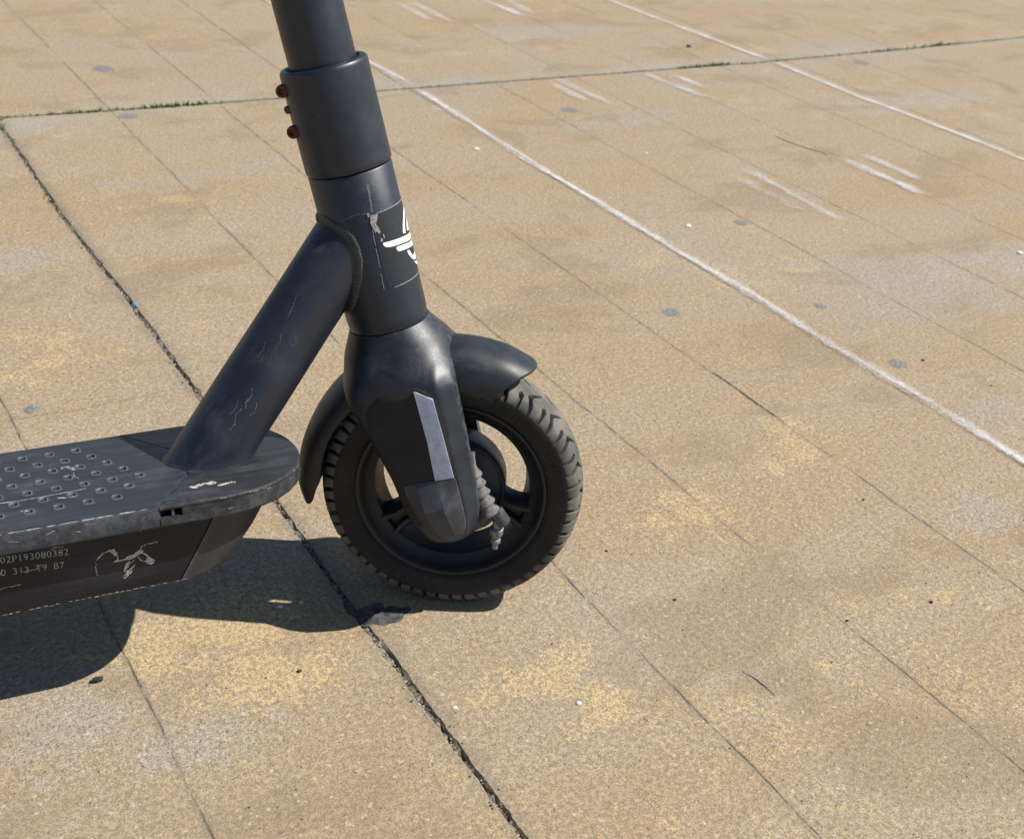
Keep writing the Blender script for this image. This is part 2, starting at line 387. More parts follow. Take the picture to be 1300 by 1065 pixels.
M['tar'] = mat_plain('dark_tar_spill', (.055, .054, .054), .8, 0, .6, 160, .3, bump=.001)
M['leaf'] = mat_plain('dry_dark_flake', (.018, .015, .013), .8, 0, .5, 300)
M['stone_sunfleck'] = mat_plain('pale_chip_sunfleck', (.60, .58, .54), .8, 0, .2, 200)  # stone chips, and the two flecks painted as sun leaks
M['blue'] = mat_plain('turquoise_plastic', (.02, .33, .48), .4, 0, .1, 200)
M['grit_l'] = mat_plain('grey_grit', (.30, .265, .205), .9, 0, .5, 400)
M['grit_d'] = mat_plain('dark_grit', (.14, .12, .092), .9, 0, .5, 400)
M['grass1'] = mat_plain('green_weed', (.10, .15, .035), .7, 0, .4, 200)
M['grass2'] = mat_plain('dry_weed', (.24, .21, .09), .8, 0, .4, 200)

# ------------------------------------------------------------------ ground
GR = rad(5.4)
gx = Vector((math.cos(GR), math.sin(GR), 0)); gy = Vector((-math.sin(GR), math.cos(GR), 0))
def G(x, y, z=0): return gx * x + gy * y + Vector((0, 0, z))
def build_ground(mb, name, mat, **k):
    o = mb.build(name, mat, **k); o.rotation_euler = (0, 0, GR); return o
JX = [(-.102, -6), (-.100, -.195), (-.102, 0), (-.101, .22), (-.100, .446), (-.099, .708), (-.106, 1.023), (-.100, 1.467), (-.098, 6)]
def jx(y): return interp([(b, a) for a, b in JX], y)[0]
JY = [(-6, 1.56), (-.09, 1.539), (.187, 1.527), (.434, 1.524), (.85, 1.518), (1.15, 1.513), (1.64, 1.508), (2.13, 1.521), (2.61, 1.543), (6, 1.54)]
def jy(x): return interp(JY, x)[0]
def jn(a, b, s): return mnoise.noise(Vector((a * s, b * 7.3, 2.1)))
def joint_edge(x_side, ks, axis):
    """rows of points (edge bottom, edge lip, bevel, inner) along a joint; side is -1 or +1"""
    rows = []
    for t in ks:
        rough = .0015 * jn(t, x_side, 60) + .0010 * jn(t, x_side + 3, 260) + max(0, .012 * (jn(t, x_side + 9, 11) - .33))
        w = (.0015 if axis == 'y' else .0075) + .0012 * jn(t, x_side + 5, 9)
        g0 = w + max(-.002, rough)
        g1 = g0 + .0016 + .0014 * abs(jn(t, x_side + 1, 140)) + max(0, .006 * (jn(t, x_side + 2, 45) - .25))
        rows.append((g0, g1))
    return rows
def slab(name, sx, sy):
    """sx,sy = quadrant signs around the crossing of the two joints"""
    st = .0035
    ys = []; y = 1.527
    lim = -1.2 if sy < 0 else 2.2
    while (y > lim) if sy < 0 else (y < lim): ys.append(y); y += st * sy
    ys.append(lim); ys.append(-14.0 if sy < 0 else 40.0)
    xs = []; x = -.099; lim = -.8 if sx < 0 else 3.0
    while (x > lim) if sx < 0 else (x < lim): xs.append(x); x += st * sx
    xs.append(lim); xs.append(-22.0 if sx < 0 else 26.0)
    eA = joint_edge(10 * sx + sy, ys, 'y'); eT = joint_edge(10 * sy + sx + 40, xs, 'x')
    A = [(jx(y) + sx * e[0], y, jx(y) + sx * e[1]) for y, e in zip(ys, eA)]
    T = [(x, jy(x) + sy * e[0], jy(x) + sy * e[1]) for x, e in zip(xs, eT)]
    inA = A[3:]; inT = T[3:]
    c0 = (jx(1.527) + sx * (eA[0][0] + .006), jy(-.1) + sy * (eT[0][0] + .006)); c1 = (c0[0] + sx * .003, c0[1] + sy * .003)
    lo = [(p[0], p[1]) for p in reversed(inT)] + [c0] + [(p[0], p[1]) for p in inA]
    hi = [(p[0], p[2]) for p in reversed(inT)] + [c1] + [(p[2], p[1]) for p in inA]
    bm = bmesh.new()
    r0 = [bm.verts.new((x, y, -.014)) for x, y in lo]
    r1 = [bm.verts.new((x, y, -.0022)) for x, y in lo]
    r2 = [bm.verts.new((x, y, 0)) for x, y in hi]
    for a, b in ((r0, r1), (r1, r2)):
        for i in range(len(a) - 1): bm.faces.new((a[i], a[i + 1], b[i + 1], b[i]))
    far = [bm.verts.new((22.0 * sx * 1.0 if False else (xs[-1]), ys[-1], 0))]
    f = bm.faces.new(r2 + far)
    bmesh.ops.triangulate(bm, faces=[f])
    bmesh.ops.recalc_face_normals(bm, faces=bm.faces)
    me = bpy.data.meshes.new(name); bm.to_mesh(me); bm.free(); me.materials.append(M['concrete'])
    o = bpy.data.objects.new(name, me); COL.objects.link(o); o.rotation_euler = (0, 0, GR); tag(o, kind='structure')
    # top face must point up
    if sum(p.normal.z * p.area for p in me.polygons) < 0: me.flip_normals()
    return o
for sx in (-1, 1):
    for sy in (-1, 1): slab('pavement', sx, sy)
# earth under the slabs, reaching the horizon
mb = MB(); mb.add([(-200, -200, -.05), (200, -200, -.05), (200, 200, -.05), (-200, 200, -.05)], [(0, 1, 2, 3)])
tag(build_ground(mb, 'ground', M['dirt'], smooth=False), kind='structure')
# dirt bed inside the joints, a little lumpy
mb = MB()
def bed(pts, side):
    rows = []
    for (x, y) in pts:
        r = []
        for k in range(9):
            o = (k - 4) * .0035; px, py = (x + o, y) if side == 'x' else (x, y + o)
            z = (-.0026 if side == 'x' else -.0085) + .0055 * mnoise.noise(Vector((px * 90, py * 90, 0))) + .003 * mnoise.noise(Vector((px * 260, py * 260, 3))) + .0028 * mnoise.noise(Vector((px * 9, py * 9, 5)))
            r.append((px, py, min(-.0006, z)))
        rows.append(r)
    grid(mb, rows)
bed([(jx(y), y) for y in [-1.2 + i * .003 for i in range(910)]], 'x')
bed([(x, jy(x)) for x in [-.8 + i * .0035 for i in range(1090)]], 'y')
tag(build_ground(mb, 'joint_dirt', M['dirt']), kind='structure')

# painted lines
def line(name, pts, w, cover=1.0, seedk=0, zz=.0022):
    mb = MB(); rows = []; cov = []
    L = 0; P = [Vector((a, b, 0)) for a, b in pts]; dense = [P[0]]
    for a, b in zip(P, P[1:]):
        n = max(1, int((b - a).length / .01))
        for i in range(1, n + 1): dense.append(a.lerp(b, i / n))
    for i, p in enumerate(dense):
        d = (dense[min(i + 1, len(dense) - 1)] - dense[max(i - 1, 0)]).normalized(); nrm = Vector((-d.y, d.x, 0))
        ww = w * .98 * (1 + .45 * mnoise.noise(Vector((p.y * 14, seedk, 0))) + .15 * mnoise.noise(Vector((p.y * 70, seedk, 4))))
        off = .0025 * mnoise.noise(Vector((p.y * 5, seedk, 9)))
        end = min(1, i / 3.0, (len(dense) - 1 - i) / 3.0)
        row = []
        for t in (-2.3, -1.5, -.8, 0, .8, 1.5, 2.3):
            q = p + nrm * (ww * .5 * t + off); row.append((q.x, q.y, zz))
            e = 0 if abs(t) > 2 else (.42 if abs(t) > 1 else (.80 if abs(t) > .5 else 1.0))
            cov.append(e * (.35 + .65 * cover) * (.55 + .45 * end) * (.80 + .5 * mnoise.noise(Vector((p.y * 6, t, seedk)))))
        rows.append(row)
    grid(mb, rows)
    # colour attribute written after build (order kept: no doubles here)
    me = bpy.data.meshes.new(name); me.from_pydata([tuple(v) for v in mb.v], [], mb.f); me.update(); me.materials.append(M['chalk'])
    at = me.attributes.new('cover', 'FLOAT', 'POINT'); at.data.foreach_set('value', cov)
    o = bpy.data.objects.new(name, me); COL.objects.link(o); o.rotation_euler = (0, 0, GR); tag(o, kind='structure'); return o
line('painted_line', [(.706, -1.2), (.707, .6), (.703, 1.02), (.7175, 1.509)], .0140, 1.0, 1)
line('painted_line', [(.7175, 1.533), (.708, 1.75), (.70, 3.2)], .0130, .9, 2)
line('painted_line', [(1.663, -1), (1.668, .9), (1.655, 1.2), (1.661, 1.498)], .017, .92, 3)
line('painted_line', [(1.660, 1.522), (1.637, 2.1), (1.635, 4)], .017, .92, 4)
for k, (x0, y0, x1, y1, c) in enumerate([(1.028, 2.228, 1.023, 2.032, .75), (1.071, 2.238, 1.063, 2.008, .95), (1.273, 2.231, 1.287, 2.031, 1.0), (1.339, 2.22, 1.329, 2.04, .7),
        (1.019, 1.482, 1.019, 1.332, .6), (1.051, 1.505, 1.057, 1.293, .95), (1.275, 1.495, 1.297, 1.281, 1.0), (1.338, 1.466, 1.340, 1.349, .9),
        (1.021, .855, 1.021, .673, .55), (1.070, .884, 1.052, .606, .85), (1.294, .88, 1.305, .658, 1.05), (1.357, .88, 1.355, .714, .8)]):
    line('painted_dash', [(x0, y0), (x1, y1)], .0225, .60 + .16 * c, 20 + k)
for k, (x0, y0, x1, y1) in enumerate([(.70, 1.366, .678, 1.362), (.765, 1.455, .752, 1.455)]):
    line('painted_dash', [(x0, y0), (x1, y1)], .012, 1.0, 50 + k)

# hairline cracks
for pts in (CRK1, CRK2, CRK3):
    mb = MB(); rows = []; D = []
    for a, b in zip(pts, pts[1:]):
        for i in range(12): D.append((a[0] + (b[0] - a[0]) * i / 12, a[1] + (b[1] - a[1]) * i / 12))
    for i, (x, y) in enumerate(D):
        w = (.0007 + .0006 * mnoise.noise(Vector((x * 90, y * 90, 1)))) * math.sin(math.pi * (i + .5) / len(D)) ** .5 * (2.2 if pts is CRK1 else .55 if pts is CRK3 else .9) + .0001; j = .0006 * mnoise.noise(Vector((x * 40, y * 160, 7)))
        rows.append([(x + j - w, y, .0006), (x + j + w, y, .0006)])
    grid(mb, rows); tag(build_ground(mb, 'pavement_crack', M['crackdirt'], smooth=False), kind='structure')

# marks and litter lying on the pavement
def blob(mb, x, y, r, z=.0012, n=26, seedk=0, amp=.25, squash=1.0):
    r2 = [(x + r * squash * math.cos(2 * math.pi * k / n) * (1 + amp * mnoise.noise(Vector((math.cos(6.28 * k / n) * 1.3 + seedk, math.sin(6.28 * k / n) * 1.3, seedk)))),
           y + r * math.sin(2 * math.pi * k / n) * (1 + amp * mnoise.noise(Vector((math.cos(6.28 * k / n) * 1.3 + seedk, math.sin(6.28 * k / n) * 1.3, seedk))))) for k in range(n)]
    r1 = [(x + (a - x) * .8, y + (b - y) * .8) for a, b in r2]
    vs = [(a, b, .0001) for a, b in r2] + [(a, b, z) for a, b in r1] + [(x, y, z)]
    fs = [(k, (k + 1) % n, n + (k + 1) % n, n + k) for k in range(n)] + [(n + k, n + (k + 1) % n, 2 * n) for k in range(n)]
    mb.add(vs, fs)
gums = [(.163, 1.800, .022, 'round dark gum spot beyond the cross joint at upper left'), (.121, 1.485, .017, 'dark gum spot just on the near side of the cross joint'),
        (.561, .430, .0135, 'bluish gum spot on bare concrete, between the wheel and the long white line'), (.752, .189, .0125, 'pale grey gum spot just right of the long white line'),
        (.780, .368, .009, 'small blue grey gum spot above the pale grey one, right of the long white line'), (.952, 1.294, .018, 'gum spot between the long white line and the short white dashes'),
        (-.275, .485, .009, 'dark gum spot left of the open joint above the deck'), (1.895, 1.436, .022, 'faint gum spot near the cross joint beyond the far white line'),
        (.883, .671, .012, 'grey gum spot below the short dashes right of the long white line')]
for k, (x, y, r, lb) in enumerate(gums):
    mb = MB(); blob(mb, x, y, r * 1.0, .0005, 40, k * 1.7, .16)
    tag(build_ground(mb, 'gum_spot', M['gum']), lb, 'gum spot', 'gum spots trodden into the pavement')
mb = MB(); blob(mb, -.090, .006, .0165, .0010, 60, 3.3, .5, 1.0); blob(mb, -.072, -.002, .0105, .0007, 50, 5.3, .5, 1.3); blob(mb, -.104, .022, .009, .0005, 50, 7.3, .5, .6)
tag(build_ground(mb, 'tar_spill', M['tar']), 'dark tar spill in the open joint under the wheel shadow', 'tar spill')
def chunk(mb, x, y, r, h, seedk, flat=.5, z0=0.0, mi=0):
    n = 7; vs = []; ph = random.random() * 6
    for lv, (s, z) in enumerate(((.75, 0), (1, .4), (.6, 1))):
        for k in range(n):
            a = ph + 6.283 * k / n; q = r * s * (1 + .35 * mnoise.noise(Vector((k * 1.7, lv * 1.3, seedk))))
            vs.append((x + q * math.cos(a), y + q * math.sin(a) * (1 - flat * .4), z0 + z * h))
    fs = [(lv * n + k, lv * n + (k + 1) % n, (lv + 1) * n + (k + 1) % n, (lv + 1) * n + k) for lv in (0, 1) for k in range(n)]
    fs.append(tuple(2 * n + k for k in range(n))); mb.add(vs, fs, mi)
specks = [(.175, -.093, .0026, 'leaf', 'dark crumb on the concrete right of the tyre, nearer the camera'), (.160, -.001, .0022, 'leaf', 'dark crumb on the concrete right of the tyre'),
    (.305, -.187, .0022, 'leaf', 'small dark crumb low on the right of the pavement'), (.792, .183, .0036, 'leaf', 'dark crumb beside the pale grey gum spot, right of the long white line'),
    (.823, .095, .0024, 'leaf', 'tiny dark crumb far right, beyond the long white line'), (1.540, 1.669, .009, 'leaf', 'reddish brown flake beyond the cross joint near the far white line'),
    (.470, -.038, .0024, 'leaf', 'tiny dark crumb right of the wheel on a thin board line'), (.401, -.201, .0030, 'leaf', 'grey crumb on a board line at lower right'), (-.177, -.037, .0030, 'leaf', 'short dark splinter below the scooter shadow'),
    (.787, .686, .006, 'stone_sunfleck', 'white chip between the long line and the short dashes'), (1.245, .405, .006, 'stone_sunfleck', 'white chip at the right edge of the pavement'),
    (.646, 1.131, .006, 'stone_sunfleck', 'white chip just left of the long white line'), (.942, 1.017, .004, 'stone_sunfleck', 'small white chip upper middle of the pavement'),
    (-.140, .048, .0022, 'stone_sunfleck', 'pale fleck painting a sun leak inside the scooter shadow, right one of two'), (-.159, .050, .0028, 'stone_sunfleck', 'pale fleck painting a sun leak in the scooter shadow, left one of two'),  # both flecks stand in for sunlight leaking into the shadow
    (-.080, -.132, .0020, 'stone_sunfleck', 'white grain lying in the open joint below the wheel'), (.0155, -.172, .0028, 'stone_sunfleck', 'white grain on concrete below the wheel'),
    (-.063, .084, .0020, 'stone_sunfleck', 'pale chip at the left foot of the tyre')]
for k, (x, y, r, mt, lb) in enumerate(specks):
    mb = MB(); chunk(mb, x, y, r * (.8 if mt == 'leaf' else 1), r * .5, k * 2.3)
    tag(build_ground(mb, 'crumb' if mt == 'leaf' else 'chip_sunfleck', M[mt], smooth=False), lb, 'crumb' if mt == 'leaf' else 'chip', 'crumbs and chips lying on the pavement')
mb = MB(); pts = [(-.3285 + (a + .3285) * .55, .0215 + (b - .0215) * .5) for a, b in [(-.338, .020), (-.333, .026), (-.325, .0275), (-.319, .023), (-.3215, .018), (-.330, .0165)]]
mb.add([(a, b, .0006) for a, b in pts] + [(a, b, .0022 + .001 * (i % 2)) for i, (a, b) in enumerate(pts)], [tuple(range(6, 12))] + [(i, (i + 1) % 6, 6 + (i + 1) % 6, 6 + i) for i in range(6)])
tag(build_ground(mb, 'leaf_flake', M['leaf'], smooth=False), 'dark dry leaf flake lying below the deck shadow', 'leaf')
mb = MB(); chunk(mb, -.0965, .708, .0034, .003, 3.1, z0=-.001)
tag(build_ground(mb, 'plastic_bit', M['blue'], smooth=False), 'tiny turquoise plastic bit caught in the open joint', 'litter')
mb = MB()
for i in range(2300):
    t = random.random()
    if t < .74: y = random.uniform(-.9, 1.52); x = jx(y) + random.gauss(0, .0030)
    else: x = random.uniform(-.2, 2.9); y = jy(x) + random.gauss(0, .006)
    r = random.choice((.0005, .0007, .0009, .0011, .0014)) * (1.0 if t < .74 else 1.3)
    ins = abs(x - jx(y)) < .0045 or t >= .74
    chunk(mb, x, y, r, r * 1.2, i * .37, z0=(-.0045 + random.random() * .0025) if ins else -.0001, mi=0 if random.random() < .5 else 1)
for i in range(600):
    x = random.uniform(-.45, 1.1); y = random.uniform(-.5, 1.2); r = random.uniform(.0005, .0011)
    chunk(mb, x, y, r, r, i * .61, mi=random.randint(0, 1))
tag(build_ground(mb, 'grit', [M['grit_l'], M['grit_d']], smooth=False), kind='stuff')
# weeds in the joints
mb = MB()
def tuft(x, y, n, hgt, sp, spx, green=.6):
    for i in range(n):
        px = x + random.gauss(0, spx); py = y + random.gauss(0, sp); a = random.random() * 6.28; l = hgt * random.uniform(.4, 1.1); w = random.uniform(.0008, .0018)
        d = Vector((math.cos(a), math.sin(a), 0)); s = Vector((-d.y, d.x, 0)) * w; lean = random.uniform(.2, 1.0)
        b0 = Vector((px, py, -.006)); b1 = b0 + Vector((0, 0, l * .55)) + d * l * .25 * lean; b2 = b0 + Vector((0, 0, l * (.95 - .4 * lean))) + d * l * .75 * lean
        mb.add([b0 - s, b0 + s, b1 + s * .8, b1 - s * .8, b2], [(0, 1, 2, 3), (3, 2, 4)], 0 if random.random() < green else 1)
for x, n, h, spx, g in ((-.016, 70, .012, .028, .3), (.058, 110, .016, .03, .6), (.152, 60, .012, .02, .5), (.217, 130, .018, .035, .75), (.30, 60, .010, .04, .4), (.43, 25, .01, .03, .4),
                        (1.456, 120, .017, .03, .6), (1.50, 70, .02, .03, .6), (1.2, 30, .01, .05, .4), (1.8, 50, .012, .06, .4), (2.259, 110, .020, .05, .6), (2.048, 70, .016, .06, .5), (2.4, 50, .014, .08, .4)):
    tuft(x, jy(x), n, h, .003, spx, g)
for y, n, h, spy, g in ((1.50, 50, .016, .02, .45), (1.46, 30, .012, .02, .4), (1.098, 55, .013, .022, .45), (1.06, 30, .010, .02, .3), (.938, 34, .011, .012, .5), (.90, 22, .008, .02, .3), (.737, 16, .007, .015, .1)):
    tuft(jx(y), y, n, h, spy, .003, g)
tag(build_ground(mb, 'weeds', [M['grass1'], M['grass2']], smooth=False), kind='stuff')

# ------------------------------------------------------------------ scooter frames of reference
LEAN, RAKE = rad(11), rad(12.4)
O = Vector((-.0274, .0265, .1071))
UP = Vector((0, math.sin(LEAN), math.cos(LEAN))); FX = Vector((1, 0, 0)); NF = Vector((0, math.cos(LEAN), -math.sin(LEAN)))
AX = UP * math.cos(RAKE) - FX * math.sin(RAKE)
NL = Vector((.4737, .8783, -.0646)); NL = (NL - AX * NL.dot(AX)).normalized()
HW = NL.cross(AX)                       # wheel heading
def F(p): p = Vector(p); return O + FX * p.x + NF * p.y + UP * p.z      # frame: x forward, y left, z up
def T(p): p = Vector(p); return O + HW * p.x + NL * p.y + AX * p.z      # steering: u forward, v left, s up
def F2T(p):
    q = F(p) - O; return Vector((q.dot(HW), q.dot(NL), q.dot(AX)))
root = bpy.data.objects.new('electric_scooter', None); COL.objects.link(root); root.location = (-.30, .04, 0); root.empty_display_size = .1
tag(root, 'black electric kick scooter leaning on its stand, front wheel turned towards the viewer', 'electric scooter')

# ---- stem
mb = MB(); lathe(mb, (0, 0, 0), (0, 0, 1), [(.0268, .36), (.0268, 1.02)], 72); stem = mb.build('stem', M['paint'], root, xf=T)
mb = MB(); tube(mb, [(0, -.24, 1.03), (0, -.1, 1.03), (0, .1, 1.03), (0, .24, 1.03)], .014, 20); lathe(mb, (0, 0, 1.0), (0, 0, 1), [(.030, 0), (.030, .05), (.024, .055)], 40)
hb = mb.build('handlebar', M['paint'], root, xf=T)
for s in (-1, 1):
    mb = MB(); tube(mb, [(0, s * .15, 1.03), (0, s * .25, 1.03)], .0175, 20); mb.build('grip', M['panel'], hb, xf=T)
# ---- collar
R_C = .0352
mb = MB()
prof = [(.0272, .3700), (.0292, .3765), (.0300, .3786), (.0318, .3790), (.0338, .3784), (.0350, .3766), (R_C, .3745), (R_C, .300), (R_C, .2966), (.0345, .2955), (.031, .2955)]
lathe(mb, (0, 0, 0), (0, 0, 1), prof, 96); collar = mb.build('stem_collar', M['paint'], root, xf=T, auto=50)
for s_, u_, v_ in ((.3655, -.0332, -.0185), (.3330, -.0332, -.0185)):
    mb = MB(); b0 = Vector((u_, v_, s_)); ax = Vector((-.25, -1, .05)).normalized()
    lathe(mb, b0 + ax * -.010, ax, [(.0052, 0), (.0052, .0090), (.0049, .0104), (.0042, .0110), (.0028, .0110), (.0026, .0088), (.0001, .0088)], 28)
    mb.build('bolt', M['rust'], collar, xf=T)
mb = MB(); lathe(mb, Vector((-.0330, -.0125, .3500)), Vector((-.6, -1, 0)).normalized(), [(.0032, -.002), (.0032, .0018), (.0022, .0024), (.0001, .0020)], 20); mb.build('plug', M['neck'], collar, xf=T)
mb = MB(); lathe(mb, Vector((-.0105, -.0330, .3455)), Vector((-.3, -1, 0)).normalized(), [(.0017, 0), (.0017, .0009), (.0010, .0009), (.0009, .0003), (.0001, .0003)], 18); mb.build('plug', M['paint'], collar, xf=T)
mb = MB(); lathe(mb, (0, 0, 0), (0, 0, 1), [(.0315, .2885), (.0315, .2962)], 64); mb.build('bearing_seal', M['dark'], root, xf=T)
# ---- head tube
R_H = .0343
mb = MB(); lathe(mb, (0, 0, 0), (0, 0, 1), [(.031, .2940), (.0335, .2940), (R_H, .2930), (R_H, .170), (R_H - .0006, .1615), (.0330, .1600), (.030, .1600)], 110)
head = mb.build('head_tube', M['paint'], root, xf=T, auto=50)
mb = MB(); lathe(mb, (0, 0, 0), (0, 0, 1), [(.0318, .155), (.0318, .163)], 64); mb.build('bearing_seal', M['dark'], root, xf=T)
def on_head(deg, s, off=.0003):
    a = rad(deg); r = R_H + off; return Vector((r * math.cos(a), r * math.sin(a), s))
def head_patch(mb, poly, off=.0003, dense=2.0):
    """polygon in (deg, s mm) laid on the head tube, triangulated finely"""
    bm = bmesh.new(); vs = [bm.verts.new((d / 100, s / 100, 0)) for d, s in poly]; f = bm.faces.new(vs)
    bmesh.ops.triangulate(bm, faces=[f])
    for _ in range(4):
        ed = [e for e in bm.edges if e.calc_length() > .05]
        if not ed: break
        bmesh.ops.subdivide_edges(bm, edges=ed, cuts=1)
        bmesh.ops.triangulate(bm, faces=[f for f in bm.faces if len(f.verts) > 3])
    bm.verts.index_update()
    mb.add([on_head(v.co.x * 100, v.co.y * .1, off) for v in bm.verts], [tuple(v.index for v in f.verts) for f in bm.faces]); bm.free()
DC = 29.0    # straight-ahead direction of the frame, in degrees round the head tube
# decal field
mb = MB(); rows = []
for i in range(41):
    d = -67 + (2 * (DC + 67)) * i / 40; t = (d - DC) / (DC + 67)
    rows.append([on_head(d, s, .00018) for s in [.1975 + (.2600 - .1975) * k / 12 + .0 * t for k in range(13)]])
grid(mb, rows); dec = mb.build('decal', M['decal'], head, xf=T)
mb = MB()
for s in (.1973, .2602):
    rows = []
    for i in range(61):
        d = -58 + 2 * (DC + 58) * i / 60; rows.append([on_head(d, s - .00035, .0003), on_head(d, s + .00035, .0003)])
    grid(mb, rows)
for k in range(26):          # worn left border of the decal
    if k in (6, 7, 15): continue
    s = .1985 + k * .0023; d = -67.5 - (.26 - s) * 90 + random.uniform(-.3, .3); rows = [[on_head(d, s, .0003), on_head(d + .8, s, .0003)], [on_head(d - .2, s + .0021, .0003), on_head(d + .5, s + .0021, .0003)]]
    grid(mb, rows)
mb.build('decal_edge', M['scarthin'], head, xf=T)
mb = MB()
def wing(poly):
    head_patch(mb, poly, .00045); head_patch(mb, [(2 * DC - d, s) for d, s in reversed(poly)], .00045)
wing([(-59.5, 234.8), (-58.5, 235.6), (-55, 235.4), (-20, 233.0), (8, 230.6), (14, 229.6), (14, 225.6), (5, 226.0), (-20, 227.9), (-50, 230.4), (-55.5, 231.2), (-58.5, 233.0)])
wing([(-41.5, 227.4), (-39.5, 228.2), (-36.5, 228.0), (-10, 225.6), (17, 223.6), (20, 221.5), (17, 219.6), (5, 220.2), (-15, 221.9), (-33, 223.5), (-37.5, 223.8), (-40.5, 225.4)])
wing([(-22, 220.3), (-19, 220.8), (-15.5, 219.6), (-12.5, 216.2), (-8, 214.0), (-2, 213.6), (8, 214.6), (16, 217.5), (22, 217.5), (22, 213.5), (10, 209.6), (2, 208.6), (-8, 209.8), (-15, 213.0), (-20, 217.0)])
wing([(-9.5, 208.8), (-2, 207.2), (6, 205.6), (18, 204.4), (26, 204.4), (26, 200.6), (16, 200.8), (4, 203.2), (-4, 206.0)])
wing([(-21.5, 235.8), (-18, 241), (-12, 246), (-4, 250.5), (6, 253.5), (8, 252.5), (2, 249), (-6, 244.5), (-11, 240), (-15.5, 234.4)])
wing([(-8, 235.1), (-4, 239), (3, 243), (12, 246.8), (15, 246), (9, 241), (4, 236.5), (1, 233.8)])
mb.build('emblem', M['white'], head, xf=T)
mb = MB(); head_patch(mb, [(-66.5, 260.2), (-56.5, 259.8), (-58, 256), (-60.5, 254), (-62, 252), (-60, 249), (-58.5, 245), (-61, 243.5), (-63.5, 246), (-66, 245.5), (-67, 249), (-69, 254)], .0006)
head_patch(mb, [(-60, 240), (-57.5, 239), (-59, 236.5), (-62, 237.5)], .0005); head_patch(mb, [(-55.5, 243), (-54, 240), (-55.5, 238.5), (-56.5, 241)], .0005)
head_patch(mb, [(-70.5, 262), (-68, 262.6), (-67.5, 259.6), (-70, 259)], .0006)
mb.build('torn_sticker', M['grime'], head, xf=T)
mb = MB()
for d0, s0, d1, s1 in ((-60, .285, -64, .262), (-58.5, .284, -62.5, .262), (-63, .2845, -60.5, .278), (-56, .279, -52, .280), (-54, .2855, -50, .2815), (-66, .262, -85, .2635), (-85, .2635, -108, .2600)):
    rows = []
    for i in range(7):
        t = i / 6; d = d0 + (d1 - d0) * t + random.uniform(-.25, .25); s = s0 + (s1 - s0) * t
        w = .00016; dd = .3 if abs(d1 - d0) < 10 else 0
        rows.append([on_head(d - dd, s - (0 if dd else w), .0002), on_head(d + dd, s + (0 if dd else w), .0002)])
    grid(mb, rows)
mb.build('scratches', M['scarthin'], head, xf=T)

# ---- neck tube, joins head tube; built in frame coordinates
NB = Vector((-.199, -.001, .054)); NT = Vector((-.075, -.001, .218)); ND = (NT - NB).normalized(); NLen = (NT - NB).length
nv = Vector((0, 1, 0)); nu = nv.cross(ND)          # nu points back and up
RT, RV = .0293, .0262
def rv_at(t): return .0312 - (.0312 - RV) * sstep(.06, .17, t)
def tube_pt(phi, t, off=0):
    return NB + ND * t + nu * math.cos(phi) * (RT + off) + nv * math.sin(phi) * (rv_at(t) + off)
AXF = Vector((AX.dot(FX), AX.dot(NF), AX.dot(UP)))
def hit_head(phi):
    p = NB + nu * math.cos(phi) * RT + nv * math.sin(phi) * RV; a = AXF
    pp = p - a * p.dot(a); dd = ND - a * ND.dot(a); A_ = dd.dot(dd); B_ = 2 * pp.dot(dd); C_ = pp.dot(pp) - (R_H - .0002) ** 2; D_ = B_ * B_ - 4 * A_ * C_
    if D_ < 0: return -B_ / (2 * A_)
    return (-B_ - math.sqrt(D_)) / (2 * A_)
mb = MB(); rows = []; n = 96
for i in range(40):
    r = []
    for k in range(n):
        phi = 2 * math.pi * k / n; te = hit_head(phi); t0 = -.014
        t = t0 + (te - t0) * (i / 39) ** 1.6; fl = .0016 * math.exp(-max(0, (tube_pt(phi, t).z - .0605)) / .0022)
        r.append(tube_pt(phi, t, fl))
    rows.append(r)
grid(mb, rows, closed=True)
neck = mb.build('neck_tube', M['neck'], root, xf=F)
# weld ripples along the joint
mb = MB(); loop = []
for k in range(400):
    phi = 2 * math.pi * k / 400; loop.append(tube_pt(phi, hit_head(phi) - .0008))
Ls = [0]
for a, b in zip(loop, loop[1:] + loop[:1]): Ls.append(Ls[-1] + (b - a).length)
pitch = .0027; nw = int(Ls[-1] / .0005); rows = []
for q in range(nw + 1):
    l = Ls[-1] * q / nw; i = min(399, max(j for j in range(401) if Ls[j] <= l + 1e-9)); f = (l - Ls[i]) / max(1e-9, Ls[i + 1] - Ls[i]); p = loop[i].lerp(loop[(i + 1) % 400], f)
    d = (loop[(i + 3) % 400] - loop[i - 2]).normalized(); rads = (p - AXF * p.dot(AXF)).normalized(); side = d.cross(rads); row = []
    wd = .0052 + .0006 * mnoise.noise(p * 160)
    for k in range(15):
        a = math.pi * (k / 14 * 1.3 - .15); cx = math.cos(a); sy = math.sin(a)
        ph = (l + .0022 * cx * cx + .0005 * mnoise.noise(p * 300)) / pitch; sw = ph - math.floor(ph)
        hgt = .0019 + .0008 * (sw if sw < .8 else (1 - sw) * 4) + .0003 * mnoise.noise(p * 220)
        row.append(p - ND * .0004 + side * cx * wd * (1 + .06 * sw) + rads * (sy * hgt - .0006))
    rows.append(row)
grid(mb, rows)
mb.build('weld_bead', M['weld'], head, xf=F)
